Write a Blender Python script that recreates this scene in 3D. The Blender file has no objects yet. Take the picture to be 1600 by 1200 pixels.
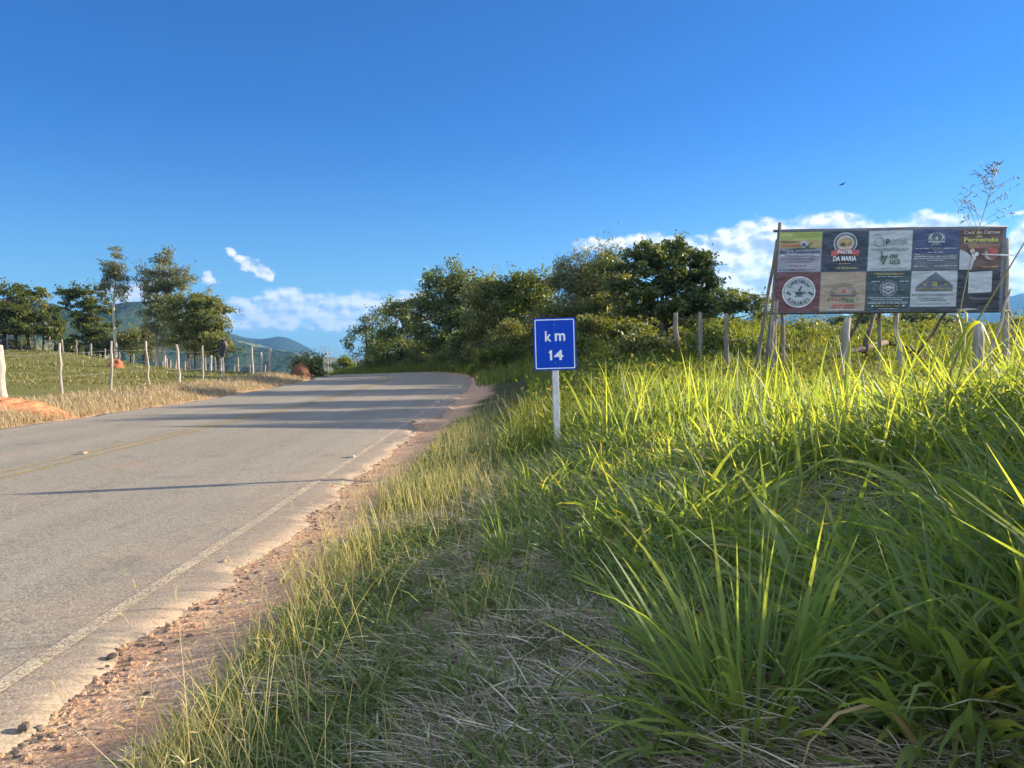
import bpy, math
import numpy as np
from math import radians as R, sin, cos, pi, atan2, sqrt, exp

scene = bpy.context.scene
col = scene.collection
rng = np.random.default_rng(7)

# ------------------------------------------------------------------ camera
EYE = 1.35
PITCH = R(2.15)
FPX = 1200.0                      # focal length in pixels of a 1600 px wide frame
cam_d = bpy.data.cameras.new('camera')
cam = bpy.data.objects.new('camera', cam_d)
col.objects.link(cam)
cam.location = (0, 0, EYE)
cam.rotation_euler = (pi / 2 - PITCH, 0, 0)
cam_d.sensor_width = 36
cam_d.lens = 27
cam_d.clip_start = 0.05
cam_d.clip_end = 40000
scene.camera = cam

# ------------------------------------------------------------------ light
SUN_AZ = R(17)                    # from +X towards +Y
SUN_EL = R(18)
SUN_DIR = np.array([cos(SUN_EL) * cos(SUN_AZ), cos(SUN_EL) * sin(SUN_AZ), sin(SUN_EL)])
sun_d = bpy.data.lights.new('sun', 'SUN')
sun = bpy.data.objects.new('sun', sun_d)
col.objects.link(sun)
sun_d.energy = 5.0
sun_d.angle = R(0.53)
sun_d.color = (1.0, 0.85, 0.64)
import mathutils
sun.rotation_euler = mathutils.Vector(tuple(SUN_DIR)).to_track_quat('Z', 'Y').to_euler()

scene.view_settings.view_transform = 'Standard'
scene.view_settings.look = 'None'
scene.view_settings.gamma = 1.0
scene.view_settings.use_curve_mapping = False
scene.view_settings.exposure = 1.8

scene.cycles.use_denoising = True
scene.cycles.max_bounces = 5
scene.cycles.diffuse_bounces = 3
scene.cycles.glossy_bounces = 2
scene.cycles.transmission_bounces = 3
scene.cycles.transparent_max_bounces = 6
scene.cycles.volume_bounces = 0
scene.cycles.use_adaptive_sampling = True
scene.cycles.adaptive_threshold = 0.02
scene.cycles.caustics_reflective = False
scene.cycles.caustics_refractive = False


# ------------------------------------------------------------------ node helper
class NT:
    def __init__(s, tree):
        s.t = tree
        s.t.nodes.clear()

    def n(s, typ, ins=None, **props):
        nd = s.t.nodes.new(typ)
        for k, v in props.items():
            setattr(nd, k, v)
        if ins:
            for k, v in ins.items():
                s.put(nd.inputs[k], v)
        return nd

    def put(s, sock, v):
        if isinstance(v, bpy.types.NodeSocket):
            s.t.links.new(v, sock)
        elif isinstance(v, bpy.types.Node):
            s.t.links.new(v.outputs[0], sock)
        else:
            if sock.type == 'RGBA' and isinstance(v, (tuple, list)) and len(v) == 3:
                v = (*v, 1)
            sock.default_value = v

    def m(s, op, a, b=None, c=None, clamp=False):
        nd = s.t.nodes.new('ShaderNodeMath')
        nd.operation = op
        nd.use_clamp = clamp
        s.put(nd.inputs[0], a)
        if b is not None:
            s.put(nd.inputs[1], b)
        if c is not None:
            s.put(nd.inputs[2], c)
        return nd.outputs[0]

    def mix(s, f, a, b, typ='MIX'):
        nd = s.t.nodes.new('ShaderNodeMixRGB')
        nd.blend_type = typ
        s.put(nd.inputs[0], f)
        s.put(nd.inputs[1], a)
        s.put(nd.inputs[2], b)
        return nd.outputs[0]

    def noise(s, vec, scale, detail=3, rough=0.55, lac=2.0, col=False):
        nd = s.t.nodes.new('ShaderNodeTexNoise')
        if vec is not None:
            s.put(nd.inputs['Vector'], vec)
        nd.inputs['Scale'].default_value = scale
        nd.inputs['Detail'].default_value = detail
        nd.inputs['Roughness'].default_value = rough
        nd.inputs['Lacunarity'].default_value = lac
        return nd.outputs['Color' if col else 'Fac']

    def ss(s, x, a, b):
        nd = s.t.nodes.new('ShaderNodeMapRange')
        nd.interpolation_type = 'SMOOTHSTEP'
        s.put(nd.inputs['Value'], x)
        nd.inputs['From Min'].default_value = a
        nd.inputs['From Max'].default_value = b
        return nd.outputs[0]

    def ramp(s, f, stops):
        nd = s.t.nodes.new('ShaderNodeValToRGB')
        s.put(nd.inputs[0], f)
        el = nd.color_ramp.elements
        while len(el) < len(stops):
            el.new(0.5)
        for e, (p, c) in zip(el, stops):
            e.position = p
            e.color = (*c, 1) if len(c) == 3 else c
        return nd.outputs[0]

    def combine(s, x, y, z=0.0):
        return s.n('ShaderNodeCombineXYZ', {0: x, 1: y, 2: z}).outputs[0]


# ------------------------------------------------------------------ sky with cumulus (world)
def px_az(u):
    return math.degrees(math.atan((u - 800) / FPX))


def px_el(u, v):
    return math.degrees(math.atan((555 - v) / sqrt(FPX ** 2 + (u - 800) ** 2)))


world = bpy.data.worlds.new('World')
scene.world = world
world.use_nodes = True
W = NT(world.node_tree)
sky = W.n('ShaderNodeTexSky', sky_type='NISHITA')
sky.sun_disc = False
sky.sun_elevation = SUN_EL
sky.sun_rotation = pi / 2 - SUN_AZ
sky.altitude = 900
sky.air_density = 1.0
sky.dust_density = 0.25
sky.ozone_density = 2.6
tc = W.n('ShaderNodeTexCoord')
sep = W.n('ShaderNodeSeparateXYZ', {0: tc.outputs['Generated']})
AZ = W.m('MULTIPLY', W.m('ARCTAN2', sep.outputs[0], sep.outputs[1]), 57.2958)
EL = W.m('MULTIPLY', W.m('ARCSINE', sep.outputs[2]), 57.2958)
pos = W.combine(AZ, W.m('MULTIPLY', EL, 1.35), 0.0)
CLOUDS = [  # u, v, half width, half height up, half height down, weight
    (395, 490, 64, 30, 34, 1), (450, 484, 62, 38, 38, 1), (520, 490, 70, 32, 32, 1), (585, 482, 50, 32, 34, .95), (640, 480, 84, 28, 36, .95), (560, 470, 60, 22, 30, .7), (730, 470, 60, 24, 30, .7),
    (366, 397, 14, 9, 8, .75), (380, 406, 15, 10, 9, .85), (394, 416, 18, 12, 12, .95), (410, 425, 20, 14, 14, 1), (422, 432, 14, 12, 14, .9), (328, 438, 17, 13, 13, .7),
    (700, 470, 40, 14, 14, .6), (665, 440, 18, 7, 7, .55), (215, 462, 60, 30, 26, .85),
    (945, 384, 58, 14, 16, .9), (1020, 382, 66, 20, 30, 1), (1120, 395, 80, 34, 60, 1), (1190, 372, 80, 34, 80, 1),
    (1290, 362, 70, 32, 90, 1), (1380, 372, 80, 28, 90, 1), (1450, 358, 55, 30, 90, 1), (1500, 368, 70, 26, 90, 1),
    (1600, 375, 45, 36, 90, 1), (1700, 380, 120, 70, 110, 1), (1180, 440, 120, 50, 60, .9), (1350, 440, 160, 60, 70, .9),
    (1560, 450, 120, 50, 70, .9), (1580, 335, 26, 8, 8, .5), (60, 520, 120, 20, 26, .6),
    (1900, 360, 200, 80, 120, 1), (-300, 470, 160, 50, 40, 1), (2600, 430, 300, 60, 60, 1)]


def cloud_field(az, el):
    best = None
    for (u, v, ru, rt, rb, w) in CLOUDS:
        a0, e0 = px_az(u), px_el(u, v)
        ra = (px_az(u + ru) - px_az(u - ru)) / 2
        rt_, rb_ = px_el(u, v - rt) - e0, e0 - px_el(u, v + rb)
        dx = W.m('MULTIPLY', W.m('SUBTRACT', az, a0), 1 / ra)
        dy = W.m('SUBTRACT', el, e0)
        dyt = W.m('MAXIMUM', W.m('MULTIPLY', dy, 1 / rt_), W.m('MULTIPLY', dy, -1 / rb_))
        d2 = W.m('ADD', W.m('MULTIPLY', dx, dx), W.m('MULTIPLY', dyt, dyt))
        f = W.m('SUBTRACT', w, d2)
        best = f if best is None else W.m('SMOOTH_MAX', best, f, 0.25)
    return best


def billow(vec):
    a = W.noise(vec, 0.62, 9, 0.64)
    vo = W.n('ShaderNodeTexVoronoi', {'Vector': vec, 'Scale': 0.9, 'Smoothness': 0.6}, feature='SMOOTH_F1')
    return W.m('ADD', W.m('MULTIPLY', a, 0.8), W.m('MULTIPLY', W.m('SUBTRACT', 0.6, vo.outputs['Distance']), 0.35))


wn = W.noise(pos, 0.9, 4, 0.6, col=True)
ws = W.n('ShaderNodeSeparateXYZ', {0: wn})
AZw = W.m('ADD', AZ, W.m('MULTIPLY', W.m('SUBTRACT', ws.outputs[0], 0.5), 1.6))
ELw = W.m('ADD', EL, W.m('MULTIPLY', W.m('SUBTRACT', ws.outputs[1], 0.5), 1.1))
F = cloud_field(AZw, ELw)
b0 = billow(pos)
back = W.m('MAXIMUM', W.m('MULTIPLY', W.ss(sep.outputs[1], 0.05, -0.35), W.ss(EL, 1.0, 9.0)), W.m('MULTIPLY', W.ss(EL, 42.0, 60.0), 0.62))      # broken cumulus added behind and above the viewer, unseen, as fill light
bk_n = W.noise(tc.outputs['Generated'], 2.6, 6, 0.6)
F = W.m('MAXIMUM', F, W.m('SUBTRACT', W.m('MULTIPLY', W.m('MULTIPLY', back, W.ss(bk_n, 0.33, 0.50)), 2.2), 1.0))
pos2 = W.n('ShaderNodeVectorMath', {0: pos, 1: (0.30, 0.42, 0)}, operation='ADD').outputs[0]
b1 = billow(pos2)
D = W.m('ADD', F, W.m('MULTIPLY', W.m('SUBTRACT', b0, 0.5), 1.5))
alpha = W.m('MULTIPLY', W.ss(D, -0.08, 0.70), 0.98)
thick = W.ss(D, 0.45, 1.15)
lit = W.m('ADD', 0.80, W.m('MULTIPLY', W.m('SUBTRACT', b0, b1), 2.6))
lit = W.m('SUBTRACT', lit, W.m('MULTIPLY', thick, 0.42), clamp=True)
ccol = W.ramp(lit, [(0.0, (0.215, 0.315, 0.50)), (0.35, (0.34, 0.43, 0.60)), (0.62, (0.60, 0.64, 0.70)), (0.85, (0.86, 0.82, 0.76))])
skyc = W.mix(1.0, sky.outputs[0], W.mix(W.ss(EL, 1.0, 18.0), (0.46, 0.77, 0.97), (0.11, 0.50, 1.03)), 'MULTIPLY')
bg1 = W.n('ShaderNodeBackground', {'Color': skyc, 'Strength': 0.05})
cloud_fill_strength = W.m('ADD', 0.46, W.m('MULTIPLY', back, 0.20))      # the added clouds behind get extra brightness to lift the shade
bg2 = W.n('ShaderNodeBackground', {'Color': W.mix(W.m('MULTIPLY', back, 0.7), ccol, (0.80, 0.88, 1.0)), 'Strength': cloud_fill_strength})
mx = W.n('ShaderNodeMixShader', {0: alpha, 1: bg1.outputs[0], 2: bg2.outputs[0]})
W.n('ShaderNodeOutputWorld', {0: mx.outputs[0]})


# ------------------------------------------------------------------ numpy helpers
def sst(a, b, x):
    t = np.clip((np.asarray(x, float) - a) / (b - a), 0, 1)
    return t * t * (3 - 2 * t)


def _h(ix, iy, seed):
    n = (ix.astype(np.int64) * 374761393 + iy.astype(np.int64) * 668265263 + seed * 1442695041) & 0x7fffffff
    n = ((n ^ (n >> 13)) * 1274126177) & 0x7fffffff
    n = (n ^ (n >> 16)) & 0xffff
    return n / 65535.0


def vnoise(x, y, seed=0):
    x, y = np.asarray(x, float), np.asarray(y, float)
    ix, iy = np.floor(x), np.floor(y)
    fx, fy = x - ix, y - iy
    fx, fy = fx * fx * (3 - 2 * fx), fy * fy * (3 - 2 * fy)
    a, b = _h(ix, iy, seed), _h(ix + 1, iy, seed)
    c, d = _h(ix, iy + 1, seed), _h(ix + 1, iy + 1, seed)
    return (a * (1 - fx) + b * fx) * (1 - fy) + (c * (1 - fx) + d * fx) * fy


def fbm(x, y, oct=4, seed=0):
    v, a, t = 0, 0.5, 0
    for k in range(oct):
        v = v + a * vnoise(x * 2 ** k + 17.3 * k, y * 2 ** k - 9.1 * k, seed + k)
        t += a
        a *= 0.5
    return v / t


def at(u, v, Y):
    """world point at forward distance Y that the photograph shows at pixel (u, v)"""
    yv = (600 - v) / FPX
    t = Y / (cos(PITCH) + yv * sin(PITCH))
    return np.array([t * (u - 800) / FPX, Y, EYE + t * (yv * cos(PITCH) - sin(PITCH))])


# ------------------------------------------------------------------ mesh helpers
def link(name, me, mats, parent=None):
    o = bpy.data.objects.new(name, me)
    col.objects.link(o)
    for m in (mats if isinstance(mats, (list, tuple)) else [mats]):
        me.materials.append(m)
    if parent is not None:
        o.parent = parent
        o.matrix_parent_inverse = parent.matrix_basis.inverted()
    return o


def tag(o, label=None, cat=None, group=None, kind=None):
    if label:
        o['label'] = label
    if cat:
        o['category'] = cat
    if group:
        o['group'] = group
    if kind:
        o['kind'] = kind
    return o


def empty(name, loc, label=None, cat=None, group=None):
    o = bpy.data.objects.new(name, None)
    col.objects.link(o)
    o.empty_display_size = 0.2
    o.location = tuple(float(c) for c in loc)
    return tag(o, label, cat, group)


def np_mesh(name, V, Q, tint=None, smooth=False):
    """V (n,3), Q (m,4) quads"""
    me = bpy.data.meshes.new(name)
    V = np.ascontiguousarray(V, np.float32)
    Q = np.ascontiguousarray(Q, np.int32)
    k = Q.shape[1]
    me.vertices.add(len(V))
    me.vertices.foreach_set('co', V.ravel())
    me.loops.add(Q.size)
    me.loops.foreach_set('vertex_index', Q.ravel())
    me.polygons.add(len(Q))
    me.polygons.foreach_set('loop_start', np.arange(0, Q.size, k, dtype=np.int32))
    if smooth:
        me.polygons.foreach_set('use_smooth', np.ones(len(Q), bool))
    me.update(calc_edges=True)
    if tint is not None:
        a = me.attributes.new('tint', 'FLOAT', 'POINT')
        a.data.foreach_set('value', np.ascontiguousarray(tint, np.float32))
    return me


class MB:
    def __init__(s):
        s.v, s.f, s.m = [], [], []

    def add(s, vs, fs, mi=0):
        b = len(s.v)
        s.v += [tuple(float(c) for c in v) for v in vs]
        s.f += [tuple(i + b for i in f) for f in fs]
        s.m += [mi] * len(fs)

    def frame_box(s, c, ax, ay, az, mi=0, taper=1.0):
        c, ax, ay, az = (np.asarray(q, float) for q in (c, ax, ay, az))
        vs = []
        for k in (-1, 1):
            t = taper if k > 0 else 1
            for i, j in ((-1, -1), (1, -1), (1, 1), (-1, 1)):
                vs.append(c + ax * i * t + ay * j * t + az * k)
        s.add(vs, [(3, 2, 1, 0), (4, 5, 6, 7), (0, 1, 5, 4), (1, 2, 6, 5), (2, 3, 7, 6), (3, 0, 4, 7)], mi)

    def tube(s, pts, rad, n=8, mi=0, rough=0.0, cap=True):
        pts = [np.asarray(p, float) for p in pts]
        if not hasattr(rad, '__len__'):
            rad = [rad] * len(pts)
        rings, b = [], len(s.v)
        up = None
        for i, p in enumerate(pts):
            d = pts[min(i + 1, len(pts) - 1)] - pts[max(i - 1, 0)]
            d = d / (np.linalg.norm(d) + 1e-9)
            if up is None:
                up = np.array([0, 0, 1.0]) if abs(d[2]) < 0.9 else np.array([1.0, 0, 0])
            x = np.cross(up, d)
            x /= np.linalg.norm(x) + 1e-9
            y = np.cross(d, x)
            up = y if abs(np.dot(y, d)) < 0.9 else up
            for k in range(n):
                a = 2 * pi * k / n
                r = rad[i] * (1 + rough * (rng.random() - 0.5))
                s.v.append(tuple(p + (x * cos(a) + y * sin(a)) * r))
        for i in range(len(pts) - 1):
            for k in range(n):
                k2 = (k + 1) % n
                s.f.append((b + i * n + k, b + i * n + k2, b + (i + 1) * n + k2, b + (i + 1) * n + k))
                s.m.append(mi)
        if cap:
            s.f.append(tuple(b + k for k in reversed(range(n))))
            s.f.append(tuple(b + (len(pts) - 1) * n + k for k in range(n)))
            s.m += [mi, mi]

    def build(s, name, mats, parent=None, smooth=True):
        me = bpy.data.meshes.new(name)
        me.from_pydata(s.v, [], s.f)
        me.polygons.foreach_set('material_index', np.array(s.m, np.int32))
        if smooth:
            me.polygons.foreach_set('use_smooth', np.ones(len(s.f), bool))
        me.update()
        o = link(name, me, mats, parent)
        return o


def bevel(o, w=0.004, seg=2):
    md = o.modifiers.new('bevel', 'BEVEL')
    md.width = w
    md.segments = seg
    md.limit_method = 'ANGLE'
    return o


# ------------------------------------------------------------------ materials
def new_mat(name):
    m = bpy.data.materials.new(name)
    m.use_nodes = True
    return m, NT(m.node_tree)


def plain(name, c, rough=0.6, noise=0.15, scale=8.0, metal=0.0, bump=0.0, spec=0.4, c2=None):
    m, N = new_mat(name)
    geo = N.n('ShaderNodeTexCoord').outputs['Object']
    f = N.noise(geo, scale, 5, 0.6)
    dark = tuple(q * (1 - noise * 2) for q in c) if c2 is None else c2
    lite = tuple(min(1, q * (1 + noise)) for q in c)
    cc = N.ramp(f, [(0.3, dark), (0.65, lite)])
    p = N.n('ShaderNodeBsdfPrincipled', {'Base Color': cc, 'Roughness': rough, 'Metallic': metal, 'Specular IOR Level': spec})
    if bump:
        bp = N.n('ShaderNodeBump', {'Height': N.noise(geo, scale * 2.5, 4, 0.6), 'Strength': bump, 'Distance': 0.02})
        N.put(p.inputs['Normal'], bp.outputs[0])
    N.n('ShaderNodeOutputMaterial', {0: p.outputs[0]})
    return m


def leaf_mat(name, stops, trans=0.45, tboost=(1.25, 1.35, 0.7), rough=0.45, spec=0.35, patch=0.0, patch_scale=0.7, patch_col=(0.3, 0.25, 0.1)):
    m, N = new_mat(name)
    at_ = N.n('ShaderNodeAttribute', attribute_name='tint').outputs['Fac']
    c = N.ramp(at_, stops)
    if patch:
        geo = N.n('ShaderNodeTexCoord').outputs['Object']
        f = N.m('MULTIPLY', N.ss(N.noise(geo, patch_scale, 3), 0.42, 0.68), patch)
        c = N.mix(f, c, patch_col)
    p = N.n('ShaderNodeBsdfPrincipled', {'Base Color': c, 'Roughness': rough, 'Specular IOR Level': spec})
    tcol = N.mix(1.0, c, tboost, 'MULTIPLY')
    t = N.n('ShaderNodeBsdfTranslucent', {'Color': tcol})
    mx = N.n('ShaderNodeMixShader', {0: trans, 1: p.outputs[0], 2: t.outputs[0]})
    N.n('ShaderNodeOutputMaterial', {0: mx.outputs[0]})
    return m


def bark_mat(name, a, b, scale=3.0, stretch=(6, 6, 1)):
    m, N = new_mat(name)
    geo = N.n('ShaderNodeTexCoord').outputs['Object']
    mp = N.n('ShaderNodeMapping', {'Vector': geo, 'Scale': stretch})
    f = N.noise(mp.outputs[0], scale, 6, 0.65)
    c = N.ramp(f, [(0.3, a), (0.7, b)])
    p = N.n('ShaderNodeBsdfPrincipled', {'Base Color': c, 'Roughness': 0.9, 'Specular IOR Level': 0.15})
    bp = N.n('ShaderNodeBump', {'Height': f, 'Strength': 0.7, 'Distance': 0.03})
    N.put(p.inputs['Normal'], bp.outputs[0])
    N.n('ShaderNodeOutputMaterial', {0: p.outputs[0]})
    return m

# ------------------------------------------------------------------ road centre line and terrain height
CX, HW = -5.55, 3.85              # centre of the carriageway, half width of the asphalt
YB, RC, TURN, RAMP = 28.0, 22.0, R(32), 16.0  # start, radius and angle of the bend


def _centre():
    p, d = [], []
    for y in np.arange(-40, YB, 0.5):
        p.append((CX, y)); d.append((0, 1))
    q, a, s = np.array([CX, YB]), 0.0, 0.0
    while a < TURN:                   # the bend tightens gradually
        p.append(tuple(q)); d.append((-sin(a), cos(a)))
        a += 0.5 * min(1, (s + .25) / RAMP) / RC
        s += 0.5
        q = q + 0.5 * np.array([-sin(a), cos(a)])
    p.append(tuple(q)); d.append((-sin(a), cos(a)))
    e, dd = np.array(p[-1]), np.array(d[-1])
    for k in range(1, 120):
        p.append(tuple(e + dd * k * 0.5)); d.append(tuple(dd))
    return np.array(p), np.array(d)


CP, CD = _centre()
CS = np.concatenate([[0], np.cumsum(np.linalg.norm(np.diff(CP, axis=0), axis=1))]) - (YB + 40)  # 0 at the start of the bend


def road_z(s, lat):
    z = 0.22 * sst(-6, 14, s) - 0.045 * np.maximum(s - 18, 0) * sst(16, 25, s)
    return z + 0.022 * lat * sst(4, 16, s)


def road_coords(x, y):
    """signed distance to the right of the centre line, and arc length"""
    x, y = np.atleast_1d(np.asarray(x, float)), np.atleast_1d(np.asarray(y, float))
    lat = np.full(x.shape, 999.0)
    s = np.zeros(x.shape)
    near = np.where((np.abs(x) < 130) & (y > -60) & (y < 140))[0]
    for ch in np.array_split(near, max(1, len(near) // 4000)):
        if len(ch) == 0:
            continue
        dx = x[ch][:, None] - CP[None, :, 0]
        dy = y[ch][:, None] - CP[None, :, 1]
        i = np.argmin(dx * dx + dy * dy, 1)
        ddx, ddy = x[ch] - CP[i, 0], y[ch] - CP[i, 1]
        lat[ch] = ddx * CD[i, 1] - ddy * CD[i, 0]
        far = np.sqrt(ddx ** 2 + ddy ** 2)
        lat[ch] = np.where(far > np.abs(lat[ch]) + 1.0, np.sign(lat[ch] + 1e-9) * far, lat[ch])
        s[ch] = CS[i]
    return lat, s


def H(x, y, detail=True):
    x, y = np.atleast_1d(np.asarray(x, float)), np.atleast_1d(np.asarray(y, float))
    lat, s = road_coords(x, y)
    zr = road_z(s, np.clip(lat, -6, 6))
    # ground on the outer (right) side of the road
    e = lat - HW
    yy = np.where(lat < 900, s + YB, y)
    h = 0.50 * sst(0.7, 4.2, e) + 0.10 * sst(0.1, 1.2, e)
    h = h + 0.45 * sst(3.6, 6.2, e) * (1 - sst(4.5, 8.5, y)) * sst(-12, -2, y)
    h = h + 2.05 * sst(15, 44, y) * sst(1.0, 9, e) * sst(-13, -2, x)
    h = h + 1.0 * sst(2.0, 9.0, e) * sst(28, 40, yy) * (1 - sst(4, 14, x)) * sst(-20, -9, x)
    h = h - 14 * sst(62, 220, y)
    # ground on the inner (left) side: verge and pasture
    g = -lat - HW
    q = 0.25 * sst(0.1, 1.8, g) + 0.35 * sst(1.5, 6, g) * sst(40, 10, y) + 1.40 * sst(14, 62, y) * sst(2, 12, g)
    q = q + 0.10 * (fbm(x / 3.0, y / 3.0, 3, 5) - 0.5) * sst(2, 5, g) + 0.5 * (fbm(x / 16, y / 16, 2, 9) - 0.5) * sst(3, 9, g)
    q = q - 13 * sst(76, 230, y)
    nat = np.where(lat > 0, h, q)
    far = np.clip((np.sqrt(x * x + y * y) - 400) / 2000, 0, 1)
    nat = nat - 10 * far
    w = np.where(lat > 0, sst(HW - 0.5, HW + 0.05, lat), sst(HW - 0.3, HW + 0.4, -lat))
    z = (zr - 0.07) * (1 - w) + (np.where(np.abs(lat) < HW + 14, zr * sst(HW + 14, HW, np.abs(lat)), 0) - 0.035 + nat) * w
    if detail:
        rough = np.where(lat > 0, 1.0, 0.5) * w
        z = z + rough * (0.20 * (fbm(x * 0.9, y * 0.9, 3, 21) - 0.5) * sst(0.5, 3, np.abs(lat) - HW) + 0.030 * (fbm(x * 7, y * 7, 3, 31) - 0.5))
    return z


def Hs(x, y):
    return float(H([x], [y])[0])


def axis(knots):
    out = []
    for a, b, st in knots:
        out.append(np.arange(a, b, st))
    return np.concatenate(out + [[knots[-1][1]]])


def geo(a, b, n):
    return a * (b / a) ** (np.arange(1, n + 1) / n)


xs = np.concatenate([-geo(60, 7000, 26)[::-1], axis([(-60, -24, 1.0), (-24, -9.7, 0.4), (-9.7, -1.9, 0.5), (-1.9, 3.2, 0.07), (3.2, 9, 0.25), (9, 40, 0.9)]), geo(40, 7000, 28)])
ys = np.concatenate([-geo(8, 7000, 18)[::-1], axis([(-8, 1.6, 0.6), (1.6, 7, 0.07), (7, 14, 0.14), (14, 34, 0.33), (34, 80, 0.8)]), geo(80, 7000, 34)])
GX, GY = np.meshgrid(xs, ys)
gx, gy = GX.ravel(), GY.ravel()
gz = H(gx, gy)
nx, ny = len(xs), len(ys)
ii = (np.arange(ny - 1)[:, None] * nx + np.arange(nx - 1)[None, :]).ravel()
gq = np.stack([ii, ii + 1, ii + nx + 1, ii + nx], 1)
ground_me = np_mesh('ground', np.stack([gx, gy, gz], 1), gq, smooth=True)
glat, gs = road_coords(gx, gy)
ge, gg = glat - HW, -glat - HW
n1 = fbm(gx * 1.3, gy * 1.3, 4, 41)
n2 = fbm(gx * 0.35, gy * 0.35, 3, 43)
shoulder = 0.55 + 0.35 * sst(13, 26, gs + YB)             # width of the bare shoulder beside the asphalt
dirt = sst(shoulder + 0.28, shoulder - 0.25, ge + 0.6 * (n1 - 0.5)) * (ge > -1) * (glat < 900) * sst(24, 12, gs)
dirtL = sst(0.75, 0.25, gg + 0.7 * (n1 - 0.5)) * (gg > -1) * (glat > -900)
patchL = np.exp(-(((gx + 11.3) / 1.5) ** 2 + ((gy - 16.9) / 0.7) ** 2) ** 2)
patchL2 = np.exp(-(((gx + 9.4) / 1.6) ** 2 + ((gy - 11.6) / 0.9) ** 2) ** 2) * 0.0
dirt = np.clip(np.maximum(np.maximum(dirt, dirtL), patchL), 0, 1)
past = sst(2.2, 3.4, gg + 0.9 * (n1 - 0.5)) * (glat < 0)
dry = sst(0.1, 0.6, gg) * (1 - past) * (glat < 0)
thatch = sst(0.25, 0.6, ge) * sst(2.7, 1.8, ge + n2) * (gy < 14) * (glat > 0) * (1 - dirt)
zone = ground_me.attributes.new('zone', 'FLOAT_COLOR', 'POINT')
zone.data.foreach_set('color', np.stack([dirt, past, np.clip(dry + thatch, 0, 1), np.ones_like(dirt)], 1).astype(np.float32).ravel())

m_ground, N = new_mat('ground_soil')
geoc = N.n('ShaderNodeNewGeometry').outputs['Position']
za = N.n('ShaderNodeAttribute', attribute_name='zone').outputs['Color']
zs = N.n('ShaderNodeSeparateColor', {0: za})
nA = N.noise(geoc, 9.0, 6, 0.65)
nB = N.noise(geoc, 0.5, 4, 0.6)
nC = N.noise(geoc, 38.0, 4, 0.6)
base = N.ramp(nA, [(0.3, (0.030, 0.034, 0.014)), (0.7, (0.085, 0.085, 0.035))])
pasture = N.ramp(nB, [(0.3, (0.085, 0.095, 0.028)), (0.5, (0.125, 0.125, 0.040)), (0.7, (0.17, 0.15, 0.055))])
pasture = N.mix(N.m('MULTIPLY', N.ss(nA, 0.45, 0.7), 0.5), pasture, (0.07, 0.075, 0.022))
dryc = N.ramp(nA, [(0.3, (0.11, 0.09, 0.055)), (0.7, (0.27, 0.22, 0.14))])
dirtc = N.ramp(nC, [(0.25, (0.25, 0.145, 0.09)), (0.5, (0.46, 0.30, 0.19)), (0.72, (0.58, 0.41, 0.285))])
dirtc = N.mix(N.m('MULTIPLY', N.ss(N.noise(geoc, 3.0, 4), 0.45, 0.65), 0.4), dirtc, (0.44, 0.21, 0.11))
farc = N.ramp(N.noise(geoc, 0.012, 6, 0.65), [(0.35, (0.03, 0.05, 0.02)), (0.5, (0.10, 0.125, 0.04)), (0.65, (0.15, 0.16, 0.055))])
c = N.mix(zs.outputs[1], base, pasture)
c = N.mix(zs.outputs[2], c, dryc)
c = N.mix(zs.outputs[0], c, dirtc)
dist = N.n('ShaderNodeVectorMath', {0: geoc}, operation='LENGTH').outputs['Value']
c = N.mix(N.ss(dist, 85, 160), c, farc)
p = N.n('ShaderNodeBsdfPrincipled', {'Base Color': c, 'Roughness': 0.95, 'Specular IOR Level': 0.1})
hgt = N.m('ADD', N.m('MULTIPLY', nA, 0.7), N.m('MULTIPLY', nC, 0.5))
bp = N.n('ShaderNodeBump', {'Height': hgt, 'Strength': 0.9, 'Distance': 0.035})
N.put(p.inputs['Normal'], bp.outputs[0])
N.n('ShaderNodeOutputMaterial', {0: p.outputs[0]})
tag(link('ground', ground_me, m_ground), 'grassy ground with bare red earth along the road', None, None, 'structure')

# ------------------------------------------------------------------ asphalt
lats = np.concatenate([np.linspace(-HW, -HW + 0.5, 4), np.linspace(-HW + 1, HW - 0.7, 8), np.linspace(HW - 0.5, HW, 5)])
CPf, CDf, CSf = [], [], []
for k in range(len(CP) - 1):
    sub = 6 if -YB - 1 < CS[k] < -YB + 26 else 2
    for j in range(sub):
        t = j / sub
        CPf.append(CP[k] * (1 - t) + CP[k + 1] * t); CDf.append(CD[k] * (1 - t) + CD[k + 1] * t); CSf.append(CS[k] * (1 - t) + CS[k + 1] * t)
CPf, CDf, CSf = map(np.array, (CPf, CDf, CSf))
edgeR = 0.34 * (fbm(CSf * 0.9, CSf * 0 + 3, 4, 51) - 0.5) + 0.26 * (fbm(CSf * 3.2, CSf * 0 + 7, 4, 52) - 0.5)
edgeR -= 0.35 * np.exp(-((CSf + YB - 15.5) / 1.2) ** 2) - 0.15 * np.exp(-((CSf + YB - 18.5) / 2.0) ** 2)
edgeL = 0.4 * (fbm(CSf * 0.7, CSf * 0 + 5, 4, 53) - 0.5)
V, LT = [], []
for j, l in enumerate(lats):
    w = sst(HW - 0.7, HW, l)
    w2 = sst(-HW + 0.7, -HW, l)
    ll = l + edgeR * w + edgeL * w2
    x = CPf[:, 0] + CDf[:, 1] * ll
    y = CPf[:, 1] - CDf[:, 0] * ll
    z = road_z(CSf, ll)
    z = z - 0.02 * (w > 0.99) - 0.015 * (w2 > 0.99) - 0.006 * w
    V.append(np.stack([x, y, z], 1)); LT.append(ll)
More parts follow.
